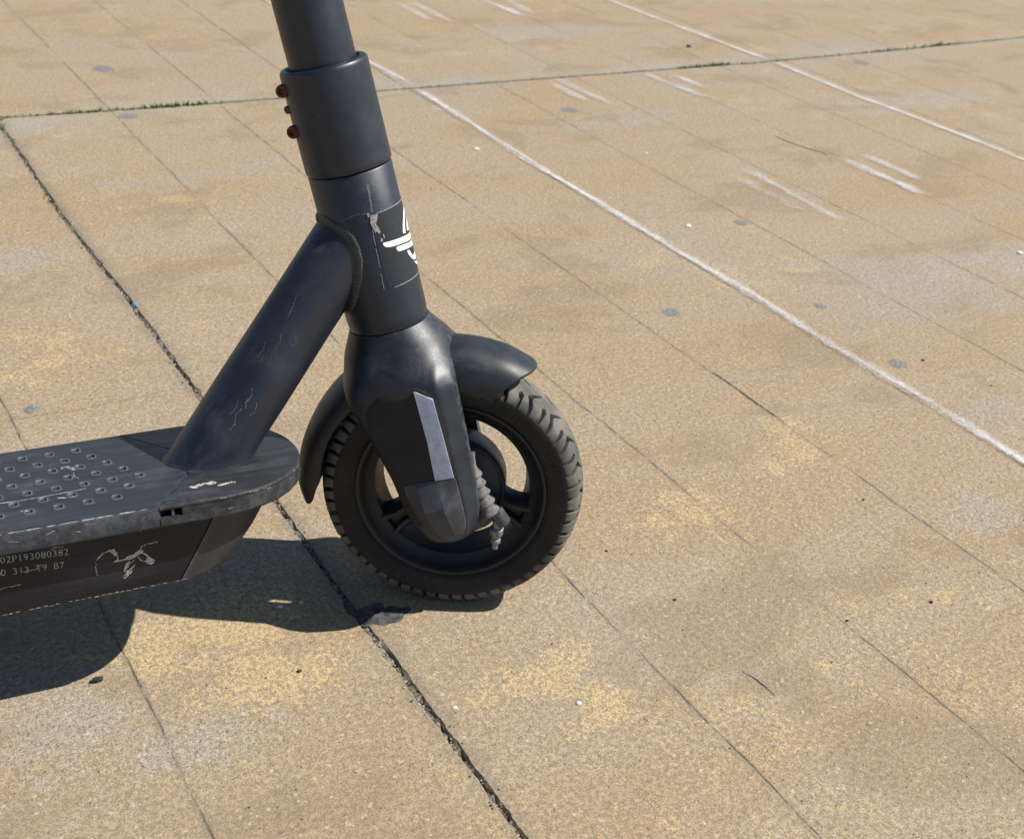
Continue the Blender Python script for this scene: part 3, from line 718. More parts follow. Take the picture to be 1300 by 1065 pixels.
# scratches on the neck tube
mb = MB()
def neck_scratch(pts, w, jit=.0006):
    """pts in (phi deg, t)"""
    rows = []; D = []
    for a, b in zip(pts, pts[1:]):
        for i in range(6): D.append((a[0] + (b[0] - a[0]) * i / 6, a[1] + (b[1] - a[1]) * i / 6))
    D.append(pts[-1])
    for i, (ph, t) in enumerate(D):
        j = random.uniform(-jit, jit); ww = w * .62 * random.uniform(.3, 1.2) * (0.2 if i in (0, len(D) - 1) else 1)
        ph2 = -180 - ph
        rows.append([tube_pt(rad(ph2) + (j - ww) / .03, t, .00022), tube_pt(rad(ph2) + (j + ww) / .03, t + ww * .3, .00022)])
    grid(mb, rows)
neck_scratch([(-38, .158), (-50, .160), (-54, .150), (-56, .138)], .0004)
neck_scratch([(-62, .128), (-66, .118), (-64, .108), (-70, .100)], .0003)
neck_scratch([(-46, .115), (-50, .108), (-48, .100)], .0005)
neck_scratch([(-54, .104), (-57, .100), (-55, .098)], .0005)
neck_scratch([(-78, .132), (-88, .127), (-84, .122)], .0004)
neck_scratch([(-66, .078), (-72, .072), (-70, .066), (-76, .060)], .0008)
neck_scratch([(-84, .070), (-90, .063), (-86, .058)], .0005)
neck_scratch([(-58, .064), (-62, .058), (-60, .050)], .0005)
neck_scratch([(-70, .060), (-68, .052), (-74, .046), (-72, .040)], .0007)
neck_scratch([(-48, .052), (-46, .044)], .0004); neck_scratch([(-88, .040), (-96, .034)], .0003); neck_scratch([(-70, .020), (-76, .014)], .0003)
mb.build('scratches', M['scuffs'], neck, xf=F)

# ---- deck
VC, HV, DH = -.0045, .0862, .0615
def outline(inset=0.0, xb=-.82, nose_c=-.206, nose_a=.083, nn=56, pw=2.15, xcut=None):
    hv = HV - inset; a = nose_a - inset; P = []
    xs = [xb + (nose_c - xb) * i / 24 for i in range(25)]
    P += [(x, VC - hv) for x in xs]
    for i in range(1, nn):
        t = -math.pi / 2 + math.pi * i / nn
        P.append((nose_c + a * abs(math.cos(t)) ** (2 / pw), VC + hv * math.copysign(abs(math.sin(t)) ** (2 / pw), math.sin(t))))
    P += [(x, VC + hv) for x in reversed(xs)]
    return P
def loft(mb, rings, capb=True, capt=True):
    """rings: list of (outline pts, h)"""
    grid(mb, [[(x, v, h) for x, v in pts] for pts, h in rings], closed=True, cap=(capb, capt))
def seam_x(v): return -.2170 - max(0, abs(v - VC) - .030) * .62
# nose cover: the deck outline forward of the slanting seam
def clip_nose(inset, hi=True, notch=False, xs_=0.0):
    hv = HV - inset; P = []; nn = 64; c = -.206; a = .083 - inset; pw = 2.15
    yN = VC - hv; yF = VC + hv
    P.append((seam_x(yN) + xs_, yN))
    if notch:
        P = [(seam_x(yN) + xs_, yN + .0125), (-.2348, yN + .0125), (-.2348, yN)]
    for i in range(0, nn + 1):
        t = -math.pi / 2 + math.pi * i / nn
        P.append((c + a * abs(math.cos(t)) ** (2 / pw), VC + hv * math.copysign(abs(math.sin(t)) ** (2 / pw), math.sin(t))))
    P.append((seam_x(yF) + xs_, yF)); P.append((-.2170 + xs_, VC + .030)); P.append((-.2170 + xs_, VC - .030))
    return P
mb = MB()
loft(mb, [(clip_nose(.0012), .0582), (clip_nose(.0004), .0590), (clip_nose(.0004), .0606), (clip_nose(.0012), .0613), (clip_nose(.0022), DH)])
loft(mb, [(clip_nose(.0010, notch=True), .0520), (clip_nose(.0010, notch=True), .0583)])
loft(mb, [(clip_nose(.0055), .0440), (clip_nose(.0020), .0450), (clip_nose(.0006), .0466), (clip_nose(.0008), .0521)])
nose = mb.build('nose_cover', M['deck'], root, xf=F, auto=40)
mb = MB(); loft(mb, [([(-.2500, VC - HV + .0090), (-.2345, VC - HV + .0090), (-.2345, VC - HV + .0128), (-.2500, VC - HV + .0128)], .0521), ([(-.2500, VC - HV + .0090), (-.2345, VC - HV + .0090), (-.2345, VC - HV + .0128), (-.2500, VC - HV + .0128)], .0582)])
mb.build('latch_recess', M['dark'], nose, xf=F)
mb = MB(); mb.add(*[[(x, v, h) for (x, v) in ((-.2425, -.0885), (-.2405, -.0885), (-.2405, -.080), (-.2425, -.080)) for h in (.0525, .0575)], [(0, 1, 3, 2), (2, 3, 5, 4), (4, 5, 7, 6), (6, 7, 1, 0), (0, 2, 4, 6), (1, 7, 5, 3)]]); mb.build('latch', M['darkmetal'], nose, xf=F, smooth=False)
def prism_raw(mb, pts, h0, h1):
    n = len(pts); mb.add([(x, v, h0) for x, v in pts] + [(x, v, h1) for x, v in pts], [tuple(reversed(range(n))), tuple(range(n, 2 * n))] + [(k, (k + 1) % n, n + (k + 1) % n, n + k) for k in range(n)])
# main board behind the seam
def board(inset):
    yN = VC - HV + inset; yF = VC + HV - inset; g = -.0009
    return [(-.82, yN), (-.55, yN), (-.40, yN), (-.32, yN), (seam_x(yN) + g, yN), (-.2170 + g, VC - .030), (-.2170 + g, VC + .030), (seam_x(yF) + g, yF), (-.40, yF), (-.82, yF)]
mb = MB(); loft(mb, [(board(.0055), .0440), (board(.0020), .0450), (board(.0004), .0466), (board(.0002), .0600), (board(.0010), .0610), (board(.0020), .0613)])
brd = mb.build('deck_board', M['deck'], root, xf=F, auto=40)
# rubber mat with rows of small square dimples
dimp = []
for r, v in enumerate((56, 36.6, 17.4, -1.8, -21, -39.6, -58)):
    xmax = (-290.6, -281.2, -271.9, -262.6, -253.2, -264.8, -276.7)[r]
    for k in range(26): dimp.append(((xmax - 20.9 * k) / 1000, v / 1000))
def mat_h(x, v):
    h = 0
    for dx, dv in near_d(x):
        a = x - dx; b = v - dv
        if abs(a) > .0075 or abs(b) > .0075: continue
        q = (abs(a / .0029) ** 4 + abs(b / .0041) ** 4) ** .25
        if q < .62: h += .0005 * (1 - q / .62) - .0012
        elif q < 1.0: h += -.0012 + .0022 * sstep(.62, 1.0, q)
        elif q < 1.6: h += .0010 * (1 - sstep(1.0, 1.6, q))
    return h
def dimp_shade(x, v):  # painted shading mask: negative on dimple floors, positive round their rims
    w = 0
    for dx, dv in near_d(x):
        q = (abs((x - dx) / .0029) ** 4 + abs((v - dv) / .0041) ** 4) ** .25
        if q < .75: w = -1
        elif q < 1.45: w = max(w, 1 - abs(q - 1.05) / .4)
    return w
dimp_b = {}
for d in dimp: dimp_b.setdefault(int(math.floor(d[0] / .01)), []).append(d)
def near_d(x):
    k = int(math.floor(x / .01)); return [d for j in (k - 1, k, k + 1) for d in dimp_b.get(j, [])]
mb = MB(); rows = []; rimv = []; NVV = 168
for j in range(NVV + 1):
    v = VC - HV + .0026 + (2 * HV - .0052) * j / NVV; xe = seam_x(v) - .0022; row = []
    xs = [-.82 + i * .02 for i in range(18)]; x0 = -.46; nf = 260
    xs += [x0 + (xe - x0) * i / nf for i in range(nf + 1)]
    edge = min(v - (VC - HV + .0026), VC + HV - .0026 - v); ed = .0007 * (1 - sstep(0, .002, edge))
    for i, x in enumerate(xs):
        e2 = .0007 * (1 - sstep(0, .002, xe - x))
        fl = 0
        rimv.append(dimp_shade(x, v) if x > -.46 else 0)
        row.append((x, v, DH + .0004 - max(ed, e2) + (mat_h(x, v) if x > -.46 else 0) + fl * (1 if e2 < .0003 else .3)))
    rows.append(row)
grid(mb, rows); mt = mb.build('deck_mat', M['mat'], root, xf=F, auto=60); assert len(mt.data.vertices) == len(rimv)
mt.data.attributes.new('dimple_shade', 'FLOAT', 'POINT').data.foreach_set('value', rimv)
# battery case under the deck, tapering inwards and raked back at the nose
def case_out(h, x0=None):
    t = (.050 - h) / .064; hv = .0735 - .0148 * t + .0015 * math.sin(t * 3.1); xn = -.143 - .026 * t - .016 * max(0, t) ** 3.0
    c = -.240 - .012 * t; a = xn - c; P = []; nn = 48; pw = 2.2
    return hv, c, a, pw
def case_ring(h, part):
    hv, c, a, pw = case_out(h); xs_ = -.2095 - (.041 - h) * .50
    if part == 'main':
        return [(-.80, VC - hv), (-.5, VC - hv), (xs_ - .0006, VC - hv), (xs_ - .0006, VC + hv), (-.5, VC + hv), (-.80, VC + hv)]
    P = [(xs_ + .0006, VC - hv)]; nn = 56
    for i in range(0, nn + 1):
        t = -math.pi / 2 + math.pi * i / nn
        x = c + a * abs(math.cos(t)) ** (2 / pw)
        if x < xs_ + .004: continue
        P.append((x, VC + hv * math.copysign(abs(math.sin(t)) ** (2 / pw), math.sin(t))))
    # resample to a fixed count
    P.append((xs_ + .0006, VC + hv)); L = [0]
    for p, q in zip(P, P[1:]): L.append(L[-1] + math.hypot(q[0] - p[0], q[1] - p[1]))
    out = []; m_ = 60
    for k in range(m_ + 1):
        l = L[-1] * k / m_; i = min(len(L) - 2, max(j for j in range(len(L)) if L[j] <= l + 1e-9)); f = (l - L[i]) / max(1e-9, L[i + 1] - L[i])
        out.append((P[i][0] + (P[i + 1][0] - P[i][0]) * f, P[i][1] + (P[i + 1][1] - P[i][1]) * f))
    return out
hs = [.0455, .044, .038, .030, .020, .010, .000, -.006, -.0105, -.0130]
def shr(P, k):
    return [(x - (k if x > -.25 else 0) * .6, VC + (v - VC) * (1 - k / .06)) for x, v in P]
mb = MB(); loft(mb, [(case_ring(h, 'main'), h) for h in hs] + [(shr(case_ring(-.014, 'main'), .0012), -.0145), (shr(case_ring(-.014, 'main'), .004), -.0155)])
case = mb.build('battery_case', M['case'], root, xf=F, auto=40)
mb = MB(); loft(mb, [(case_ring(h, 'nose'), h) for h in hs] + [(shr(case_ring(-.014, 'nose'), .0012), -.0145), (shr(case_ring(-.014, 'nose'), .004), -.0155)])
mb.build('case_end_cap', M['endcap'], root, xf=F, auto=40)
def wall_pt(x, h, off=.0004):
    hv = case_out(h)[0]; return Vector((x, VC - hv - off, h))
# printed characters
def glyphs(txt, x0, h0, x1, h1, size, y_par):
    mb = MB(); n = len(txt); dx = (x1 - x0) / n
    for i, ch in enumerate(txt):
        if ch == ' ': continue
        cu = bpy.data.curves.new('g', 'FONT'); cu.body = ch; cu.size = size; cu.align_x = 'CENTER'; cu.resolution_u = 3; cu.offset = -size * .012
        ob = bpy.data.objects.new('g', cu); COL.objects.link(ob); dg = bpy.context.evaluated_depsgraph_get()
        me = bpy.data.meshes.new_from_object(ob.evaluated_get(dg)); cx = x0 + dx * (i + .5); ch0 = h0 + (h1 - h0) * (i + .5) / n
        mb.add([wall_pt(cx + v.co.x * .92, ch0 + v.co.y, .0005) for v in me.vertices], [tuple(p.vertices) for p in me.polygons])
        bpy.data.objects.remove(ob); bpy.data.curves.remove(cu); bpy.data.meshes.remove(me)
    return mb
glyphs('302P193080382', -.3683, .0337, -.3166, .0304, .0082, 0).build('serial_number', M['ink'], case, xf=F, smooth=False)
glyphs('W0 313 T9 B7', -.3690, .0232, -.3205, .0197, .0080, 0).build('printed_code', M['ink'], case, xf=F, smooth=False)
# scratches and scars
def ribbon(mb, pts, w, fn, jit=.0005, taper=True, sub=5):
    D = []
    for a, b in zip(pts, pts[1:]):
        for i in range(sub): D.append((a[0] + (b[0] - a[0]) * i / sub, a[1] + (b[1] - a[1]) * i / sub))
    D.append(pts[-1]); rows = []
    D = [(a + random.uniform(-jit, jit), b + random.uniform(-jit, jit)) for a, b in D]
    for i, p in enumerate(D):
        q0 = D[max(0, i - 1)]; q1 = D[min(len(D) - 1, i + 1)]; dx, dy = q1[0] - q0[0], q1[1] - q0[1]; l = math.hypot(dx, dy) or 1
        ww = w * random.uniform(.35, 1.3) * (.15 if taper and i in (0, len(D) - 1) else 1)
        rows.append([fn(p[0] - dy / l * ww, p[1] + dx / l * ww), fn(p[0] + dy / l * ww, p[1] - dx / l * ww)])
    grid(mb, rows)
mb = MB(); wl = lambda x, h: wall_pt(x, h, .00035)
ribbon(mb, [(-.298, .021), (-.2935, .0253), (-.2878, .0274), (-.2838, .0247), (-.282, .0181), (-.2856, .0163)], .0006, wl)
ribbon(mb, [(-.2856, .0163), (-.2771, .0174), (-.2699, .0198), (-.2642, .0203), (-.2594, .0137), (-.2559, .0111), (-.2575, .0078), (-.261, .0105), (-.2616, .0124)], .0008, wl)
ribbon(mb, [(-.2699, .0188), (-.2662, .0224), (-.2639, .0263), (-.2581, .0273), (-.2525, .0273)], .0004, wl)
ribbon(mb, [(-.2701, .0153), (-.276, .0113), (-.2784, .0055)], .0004, wl); ribbon(mb, [(-.272, .0058), (-.2757, .0021), (-.2795, -.0011)], .0007, wl)
ribbon(mb, [(-.2784, .0055), (-.2737, .0068), (-.2700, .0110)], .0004, wl); ribbon(mb, [(-.2680, .0170), (-.2650, .0130), (-.2620, .0112)], .0004, wl)
ribbon(mb, [(-.2986, .0204), (-.2990, .0120), (-.2977, .0075)], .0003, wl, .0008); ribbon(mb, [(-.2843, .0405), (-.2765, .0402)], .0006, wl); ribbon(mb, [(-.2689, .0402), (-.2634, .0400)], .0004, wl)
ribbon(mb, [(-.3290, .0382), (-.3245, .0388), (-.3200, .0378)], .0004, wl)
ribbon(mb, [(-.3683, .0110), (-.3600, .0118), (-.3520, .0122)], .0003, wl); ribbon(mb, [(-.3500, .0232), (-.3440, .0226), (-.3380, .0240)], .0003, wl)
def flake(pts, n=26, rough=.22):
    cx = sum(p[0] for p in pts) / len(pts); cy = sum(p[1] for p in pts) / len(pts); D = []
    for a, b in zip(pts, pts[1:] + pts[:1]):
        for i in range(5):
            q = (a[0] + (b[0] - a[0]) * i / 5, a[1] + (b[1] - a[1]) * i / 5); r = 1 + rough * random.uniform(-1, 1); D.append((cx + (q[0] - cx) * r, cy + (q[1] - cy) * r))
    mb.add([wl(*p) + Vector((0, -.0001, 0)) for p in D] + [wl(cx, cy) + Vector((0, -.0001, 0))], [(i, (i + 1) % len(D), len(D)) for i in range(len(D))])
flake([(-.2775, .0165), (-.2700, .0210), (-.2660, .0235), (-.2640, .0205), (-.2690, .0178), (-.2740, .0158)])
flake([(-.2605, .0160), (-.2570, .0128), (-.2560, .0082), (-.2600, .0086), (-.2625, .0120)])
flake([(-.2780, .0020), (-.2740, .0052), (-.2755, .0062), (-.2800, .0010)], rough=.3)
flake([(-.2895, .0275), (-.2850, .0285), (-.2825, .0235), (-.2845, .0215), (-.2865, .0250)])
flake([(-.2775, .0130), (-.2740, .0150), (-.2752, .0095), (-.2785, .0075)], rough=.3)
for k in range(30):      # scraped lower edge of the case
    x = -.372 + k * .0047; h = -.0128 + random.uniform(-.0004, .0003)
    if random.random() < .8: ribbon(mb, [(x, h), (x + random.uniform(.003, .006), h + random.uniform(-.0003, .0003))], .00045, wl, .0002, sub=3)
mb.build('scratches', M['scar'], case, xf=F, smooth=False)
dk = lambda x, v: Vector((x, v, DH + .0007)); mb = MB()
ribbon(mb, [(-.372, -.0335), (-.3572, -.0336), (-.3411, -.0345), (-.3231, -.0341), (-.3077, -.0334), (-.2941, -.0317)], .0005, lambda x, v: Vector((x, v, DH + .0013)), .0003)
ribbon(mb, [(-.3168, -.0392), (-.3109, -.043), (-.3033, -.0417)], .0009, dk, .0009); ribbon(mb, [(-.345, -.054), (-.339, -.056)], .0008, dk)
mb.build('scratches', M['scar'], mt, xf=F, smooth=False)
mb = MB(); ribbon(mb, [(-.306, .019), (-.3030, .0225), (-.2985, .0175), (-.2970, .0120)], .0024, dk, .0012)
ribbon(mb, [(-.2990, .0085), (-.3000, -.001), (-.2965, -.008)], .0004, dk, .0006); mb.build('scuff', M['scarthin'], mt, xf=F, smooth=False)
mb = MB(); ns = lambda x, v: Vector((x, v, DH + .0003))
ribbon(mb, [(-.2225, -.0640), (-.2170, -.0615), (-.2110, -.0600), (-.2040, -.0600), (-.2015, -.0625)], .0028, ns, .0009); ribbon(mb, [(-.2025, -.0685), (-.1970, -.0668), (-.1915, -.0660), (-.1880, -.0668)], .0017, ns, .0007)
mb.build('scar', M['scar'], nose, xf=F, smooth=False)

mb = MB(); x = -.42
while x < -.256:      # rubbed upper edge of the deck
    l = random.uniform(.004, .016)
    if random.random() < .85: ribbon(mb, [(x, 0), (min(x + l, -.2535), 0)], random.uniform(.0002, .00055), lambda a, b: Vector((a, VC - HV + .0012 + b, .0615 + b * .3)), .00012)
    x += l * random.uniform(.9, 1.3)
x = -.40
while x < -.262:
    l = random.uniform(.003, .010)
    if random.random() < .5: ribbon(mb, [(x, .0575 + random.uniform(-.004, .002)), (x + l, .0570 + random.uniform(-.004, .002))], random.uniform(.0001, .0003), lambda a, b: Vector((a, VC - HV + .00005, b)), .0002)
    x += l * random.uniform(1, 2)
mb.build('edge_wear', M['scar'], brd, xf=F, smooth=False)
mb = MB()
nose_pts = clip_nose(-.0001); arc = nose_pts[1:34]
for i in range(len(arc) - 1):
    if random.random() < .62:
        (a0, b0), (a1, b1) = arc[i], arc[i + 1]; h = .0601 + random.uniform(-.0003, .0005); w = random.uniform(.0001, .0005)
        if random.random() < .35: h = random.uniform(.051, .059)
        grid(mb, [[(a0, b0, h - w), (a0, b0, h + w)], [(a1, b1, h - w * .5), (a1, b1, h + w * .6)]])
mb.build('edge_wear', M['scarthin'], nose, xf=F, smooth=False)
# ---- rear end, outside the picture: wheel, fender, stand
mb = MB(); c = Vector((-.90, VC, -.001)); rows = []
for i in range(64):
    a = 6.283 * i / 64; rows.append([c + Vector((math.cos(a), 0, math.sin(a))) * (.088 + .024 * math.cos(b)) + Vector((0, .024 * math.sin(b), 0)) for b in [6.283 * j / 16 for j in range(16)]])
rows.append(rows[0]); grid(mb, rows, closed=True); lathe(mb, c + Vector((0, -.02, 0)), (0, 1, 0), [(.07, 0), (.07, .04)], 40)
mb.build('rear_wheel', M['rim'], root, xf=F)
mb = MB(); rows = []
for i in range(30):
    a = rad(-5 + 150 * i / 29); rows.append([c + Vector((math.cos(a), 0, math.sin(a))) * .125 + Vector((0, q, 0)) - Vector((math.cos(a), 0, math.sin(a))) * abs(q / .035) ** 3 * .02 for q in (-.035, -.025, 0, .025, .035)])
grid(mb, rows); mb.build('rear_fender', M['fender'], root, xf=F)
mb = MB(); tube(mb, [(-.55, .03, -.012), (-.565, .08, -.05), (-.575, .125, -.088)], .008, 14); mb.build('kickstand', M['darkmetal'], root, xf=F)

# ---- front wheel (steering coordinates), axle at (WC,0,0)
WC = .0205
def wp(th, r, v): return Vector((WC + r * math.cos(th), v, r * math.sin(th)))
rimprof = [(.0842, -.0195), (.0838, -.0212), (.0822, -.0214), (.0808, -.0205), (.0790, -.0170), (.0755, -.0130), (.0715, -.0105), (.0690, -.0090), (.0680, -.006), (.0662, .010), (.0645, .0195), (.0670, .0205), (.0755, .0206), (.0790, .0208), (.0808, .0210), (.0822, .0214), (.0838, .0212), (.0842, .0195), (.0842, .015), (.0842, -.015)]
mb = MB(); rows = []; nn = 160
for i in range(nn + 1):
    th = 2 * math.pi * i / nn; rows.append([wp(th, r, v) for r, v in rimprof])
grid(mb, rows, closed=True)
for k, dg_ in enumerate((84, -36, 204)):
    a = rad(dg_); d = Vector((math.cos(a), 0, math.sin(a))); e = Vector((-math.sin(a), 0, math.cos(a))); rows = []
    for i in range(10):
        r = .035 + (.0745 - .035) * i / 9; hw_ = .0165 - .0045 * math.sin(math.pi * min(1, i / 8)) - .002 * i / 9; hv_ = .0110
        cc = Vector((WC, 0, 0)) + d * r
        rows.append([cc + e * hw_ + Vector((0, -hv_ * .55, 0)), cc + e * (hw_ - .004) + Vector((0, -hv_, 0)), cc + e * (hw_ - .0075) + Vector((0, -hv_, 0)), cc + e * (hw_ - .009) + Vector((0, -hv_ * .35, 0)),
                     cc - e * (hw_ - .009) + Vector((0, -hv_ * .35, 0)), cc - e * (hw_ - .0075) + Vector((0, -hv_, 0)), cc - e * (hw_ - .004) + Vector((0, -hv_, 0)), cc - e * hw_ + Vector((0, -hv_ * .55, 0)),
                     cc - e * hw_ + Vector((0, hv_, 0)), cc + e * hw_ + Vector((0, hv_, 0))])
    grid(mb, rows, closed=True, cap=(True, True))
wheel = mb.build('front_wheel', M['rim'], root, xf=T, auto=40)
mb = MB(); lathe(mb, (WC, 0, 0), (0, -1, 0), [(.0455, -.020), (.0470, -.017), (.0475, .006), (.0470, .0095), (.0458, .0115), (.0445, .0115), (.0435, .0095), (.040, .0095), (.028, .0140), (.022, .0160), (.012, .0165), (.012, .036), (.006, .036)], 96)
mb.build('brake_drum', M['drum'], wheel, xf=T, auto=40)
# tyre
NL_ = 28                                  # long grooves per side
tp = [(.0838, .0195), (.0862, .0222), (.0900, .0240), (.0955, .0252), (.1005, .0254), (.1040, .0250), (.1062, .0243), (.1080, .0231), (.1104, .0216), (.1122, .0190), (.1136, .0155), (.1148, .0110), (.1155, .0055), (.1158, 0)]
full = [(r, -v) for r, v in tp] + [(r, v) for r, v in reversed(tp[:-1])]
Lp = [0]
for (a, b), (c_, d_) in zip(full, full[1:]): Lp.append(Lp[-1] + math.hypot(c_ - a, d_ - b))
def tprof(l):
    l = min(max(l, 0), Lp[-1]); i = min(len(Lp) - 2, max(j for j in range(len(Lp)) if Lp[j] <= l + 1e-12)); f = (l - Lp[i]) / (Lp[i + 1] - Lp[i]); return (full[i][0] + (full[i + 1][0] - full[i][0]) * f, full[i][1] + (full[i + 1][1] - full[i][1]) * f)
NP = 72; cols = [tprof(Lp[-1] * j / NP) for j in range(NP + 1)]
for _ in range(2): cols = [cols[0]] + [tuple(.25 * cols[j - 1][k] + .5 * cols[j][k] + .25 * cols[j + 1][k] for k in (0, 1)) for j in range(1, NP)] + [cols[-1]]
SH = .0243                                # half width at the shoulder edge
def tread_info(th, r, v):
    """groove depth in m, and tread mask"""
    side = -1 if v < 0 else 1; av = abs(v)
    if r < .1025: return 0, 0
    lat = (SH - av) / SH if r > .106 else -(.106 - r) / .010    # 0 at shoulder, 1 at crown; negative on the sidewall
    u = th * NL_ / (2 * math.pi) + (0 if side < 0 else .5)
    arc = 2 * math.pi * .112 / NL_                                # 25 mm pitch
    # long groove: straight at the shoulder, then sweeping forward towards the crown
    off = .22 * lat / .42 if lat < .42 else .22 - (lat - .42) / .58 * .50
    if lat < 0: off = 0
    du = (u - off + .5) % 1 - .5
    w1 = .0018 if lat < .42 else .0018 * max(0, (1.0 - lat) / .58)
    g = 0
    if lat > -.55 and lat < .97: g = max(g, (1 - sstep(w1 * .6, w1 * 1.3, abs(du) * arc)) * .0045) if w1 > 0 else g
    du2 = (u - (.15 * lat if lat > 0 else 0)) % 1 - .5                             # short slot half way
    if -.50 < lat < .40:
        w2 = .0016 * (1 + .5 * sstep(.15, .30, lat) if lat < .34 else max(0.05, (.40 - lat) / .06)); g = max(g, (1 - sstep(w2 * .6, w2 * 1.3, abs(du2) * arc)) * .0042)
    m_ = sstep(-.34, -.22, lat)
    return g, m_
NT_ = 1400; vs = []; att = []; fs = []
for i in range(NT_):
    th = 2 * math.pi * i / NT_; ct, st_ = math.cos(th), math.sin(th)
    for j, (r, v) in enumerate(cols):
        g, m_ = tread_info(th, r, v)
        rr = r - g
        vv = v * (1 - (.0016 / .025) * (1 - m_) * sstep(.1030, .1050, r))
        if m_ < .5 and .090 < r < .1035: rr = r
        if .0872 < r < .0884: rr -= 0; vv *= 1.018
        if .0985 < r < .0997: vv *= 1.015
        if .0910 < r < .0965 and (.02 < th < .86 or 3.3 < th < 4.1) and v < 0:
            cell = int(th / .045); fr = (th / .045) % 1
            if cell % 7 != 0 and fr < .62 and mnoise.noise(Vector((cell * 3.7, r * 700, int(fr * 5)))) > -.1: vv *= 1.018
        vs.append(T((WC + rr * ct, vv, rr * st_))); att.append(m_ * (1 - .9 * min(1, g / .002)))
nc = len(cols)
for i in range(NT_):
    k = (i + 1) % NT_
    for j in range(nc - 1): fs.append((i * nc + j, i * nc + j + 1, k * nc + j + 1, k * nc + j))
me = bpy.data.meshes.new('tyre'); po = parent_off(wheel); me.from_pydata([tuple(p - po) for p in vs], [], fs); me.update(); me.materials.append(M['tyre'])
me.attributes.new('tread', 'FLOAT', 'POINT').data.foreach_set('value', att)
me.polygons.foreach_set('use_smooth', [True] * len(me.polygons)); me.set_sharp_from_angle(angle=rad(42))
ty = bpy.data.objects.new('tyre', me); COL.objects.link(ty); ty.parent = wheel
bm = bmesh.new(); bm.from_mesh(me); bmesh.ops.recalc_face_normals(bm, faces=bm.faces); bm.to_mesh(me); bm.free()

# ---- fender
ftab = smooth_tab([(44, .100, .032), (56, .1000, .0345), (76, .0995, .0350), (100, .112, .0350), (123, .1165, .0350), (140, .1160, .0335), (158, .1140, .0300), (170, .1135, .0275), (178, .1135, .0240)], 1.0, 10)
mb = MB(); rows = []; NA = 110; NB_ = 36; pw = 2 / 2.7
for i in range(NA + 1):
    row = []
    for j in range(NB_ + 1):
        q = -1 + 2 * j / NB_; ps = q * math.pi / 2
        a0 = 45.5 + 11.5 * abs(q) ** 1.4; a1 = 175.5 - 13.0 * abs(q) ** 7
        a = a0 + (a1 - a0) * i / NA; rs, hv_ = interp(ftab, a)
        rc = .1372 - .004 * sstep(165, 178, a) - .0015 * (1 - sstep(46, 60, a))
        r = rs + (rc - rs) * abs(math.cos(ps)) ** pw; v = hv_ * math.copysign(abs(math.sin(ps)) ** pw, ps)
        row.append(wp(rad(a), r, v))
    rows.append(row)
grid(mb, rows); fen = mb.build('fender', M['fender'], root, xf=T, auto=60)
sm = fen.modifiers.new('solid', 'SOLIDIFY'); sm.thickness = .0022; sm.offset = -1 if True else 1

# ---- fork shells
stab = smooth_tab([(-.036, .010, .024, -.0380, .0440, 2.2), (-.033, .001, .031, -.0360, .0500, 2.4), (-.027, -.006, .038, -.0355, .0575, 2.7), (-.018, -.011, .043, -.0350, .0600, 3.0), (-.010, -.0145, .0458, -.0350, .0608, 3.2),
    (.005, -.0175, .0480, -.0350, .0612, 3.4), (.035, -.0215, .0485, -.0350, .0612, 3.4), (.056, -.0265, .0495, -.0350, .0612, 3.4), (.078, -.0320, .0505, -.0350, .0605, 3.2), (.100, -.0395, .0510, -.0350, .0600, 3.0),
    (.112, -.0435, .0510, -.0330, .0590, 2.8), (.122, -.0450, .0510, -.0200, .0572, 2.6), (.130, -.0450, .0508, -.0004, .0545, 2.5), (.140, -.0430, .0470, -.0004, .0460, 2.3), (.150, -.0385, .0405, -.0004, .0385, 2.1), (.1595, -.0338, .0345, -.0004, .0338, 2.0)], .0015, 5)
CH = [(0, 1), (.5, .995), (.66, .975), (.72, .945), (.97, .50), (.99, .455), (1, .40)]
def sect(t, nx, b):
    se = (1 - min(1, t) ** nx) ** (1 / nx); return (1 - b) * se + b * interp(CH, t)[0]
def cham(s): return 1 - sstep(.112, .134, s)
def shell_v(s, u, side):
    uL, uR, vi, vo, nx = interp(stab, s)
    if side < 0 and abs(vi) > .02: vi = .0268
    uc = (uL + uR) / 2; hu = (uR - uL) / 2; t = min(.999, abs((u - uc) / hu)); b = cham(s) * sstep(-.036, -.020, s) if u > uc else 0
    return side * -1 * (abs(vi) + (vo - abs(vi)) * sect(t, nx, b))
def shell(side):
    mb = MB(); rows = []; K = 44
    for (s, uL, uR, vi, vo, nx) in stab:
        if side < 0 and abs(vi) > .02: vi = .0268
        uc = (uL + uR) / 2; hu = (uR - uL) / 2; hv_ = vo - abs(vi); row = []
        for k in range(K + 1):
            a = math.pi * k / K; ca, sa = math.cos(a), math.sin(a)
            if ca > 1e-6 and k > 0:
                t = abs(ca) ** (2 / nx) if cham(s) < .01 else (1 - k / (K / 2)); t = min(1, t)
                tt = (1 - cham(s)) * min(1, abs(ca) ** (2 / nx)) + cham(s) * (1 - (k - 1) / (K / 2 - 1))
                b = cham(s) * sstep(-.036, -.020, s)
                row.append(Vector((uc + hu * tt, -side * (abs(vi) + hv_ * sect(tt, nx, b)), s)))
            else: row.append(Vector((uc + hu * math.copysign(abs(ca) ** (2 / nx), ca), -side * (abs(vi) + hv_ * abs(sa) ** (2 / nx)), s)))
        for k in range(1, 10):
            f = k / 10; row.append(Vector((uL + (uR - uL) * f, -side * abs(vi), s)))
        rows.append(row)
    grid(mb, rows, closed=True, cap=(True, True))
    return mb.build('fork_leg', M['shell'], root, xf=T, auto=38)
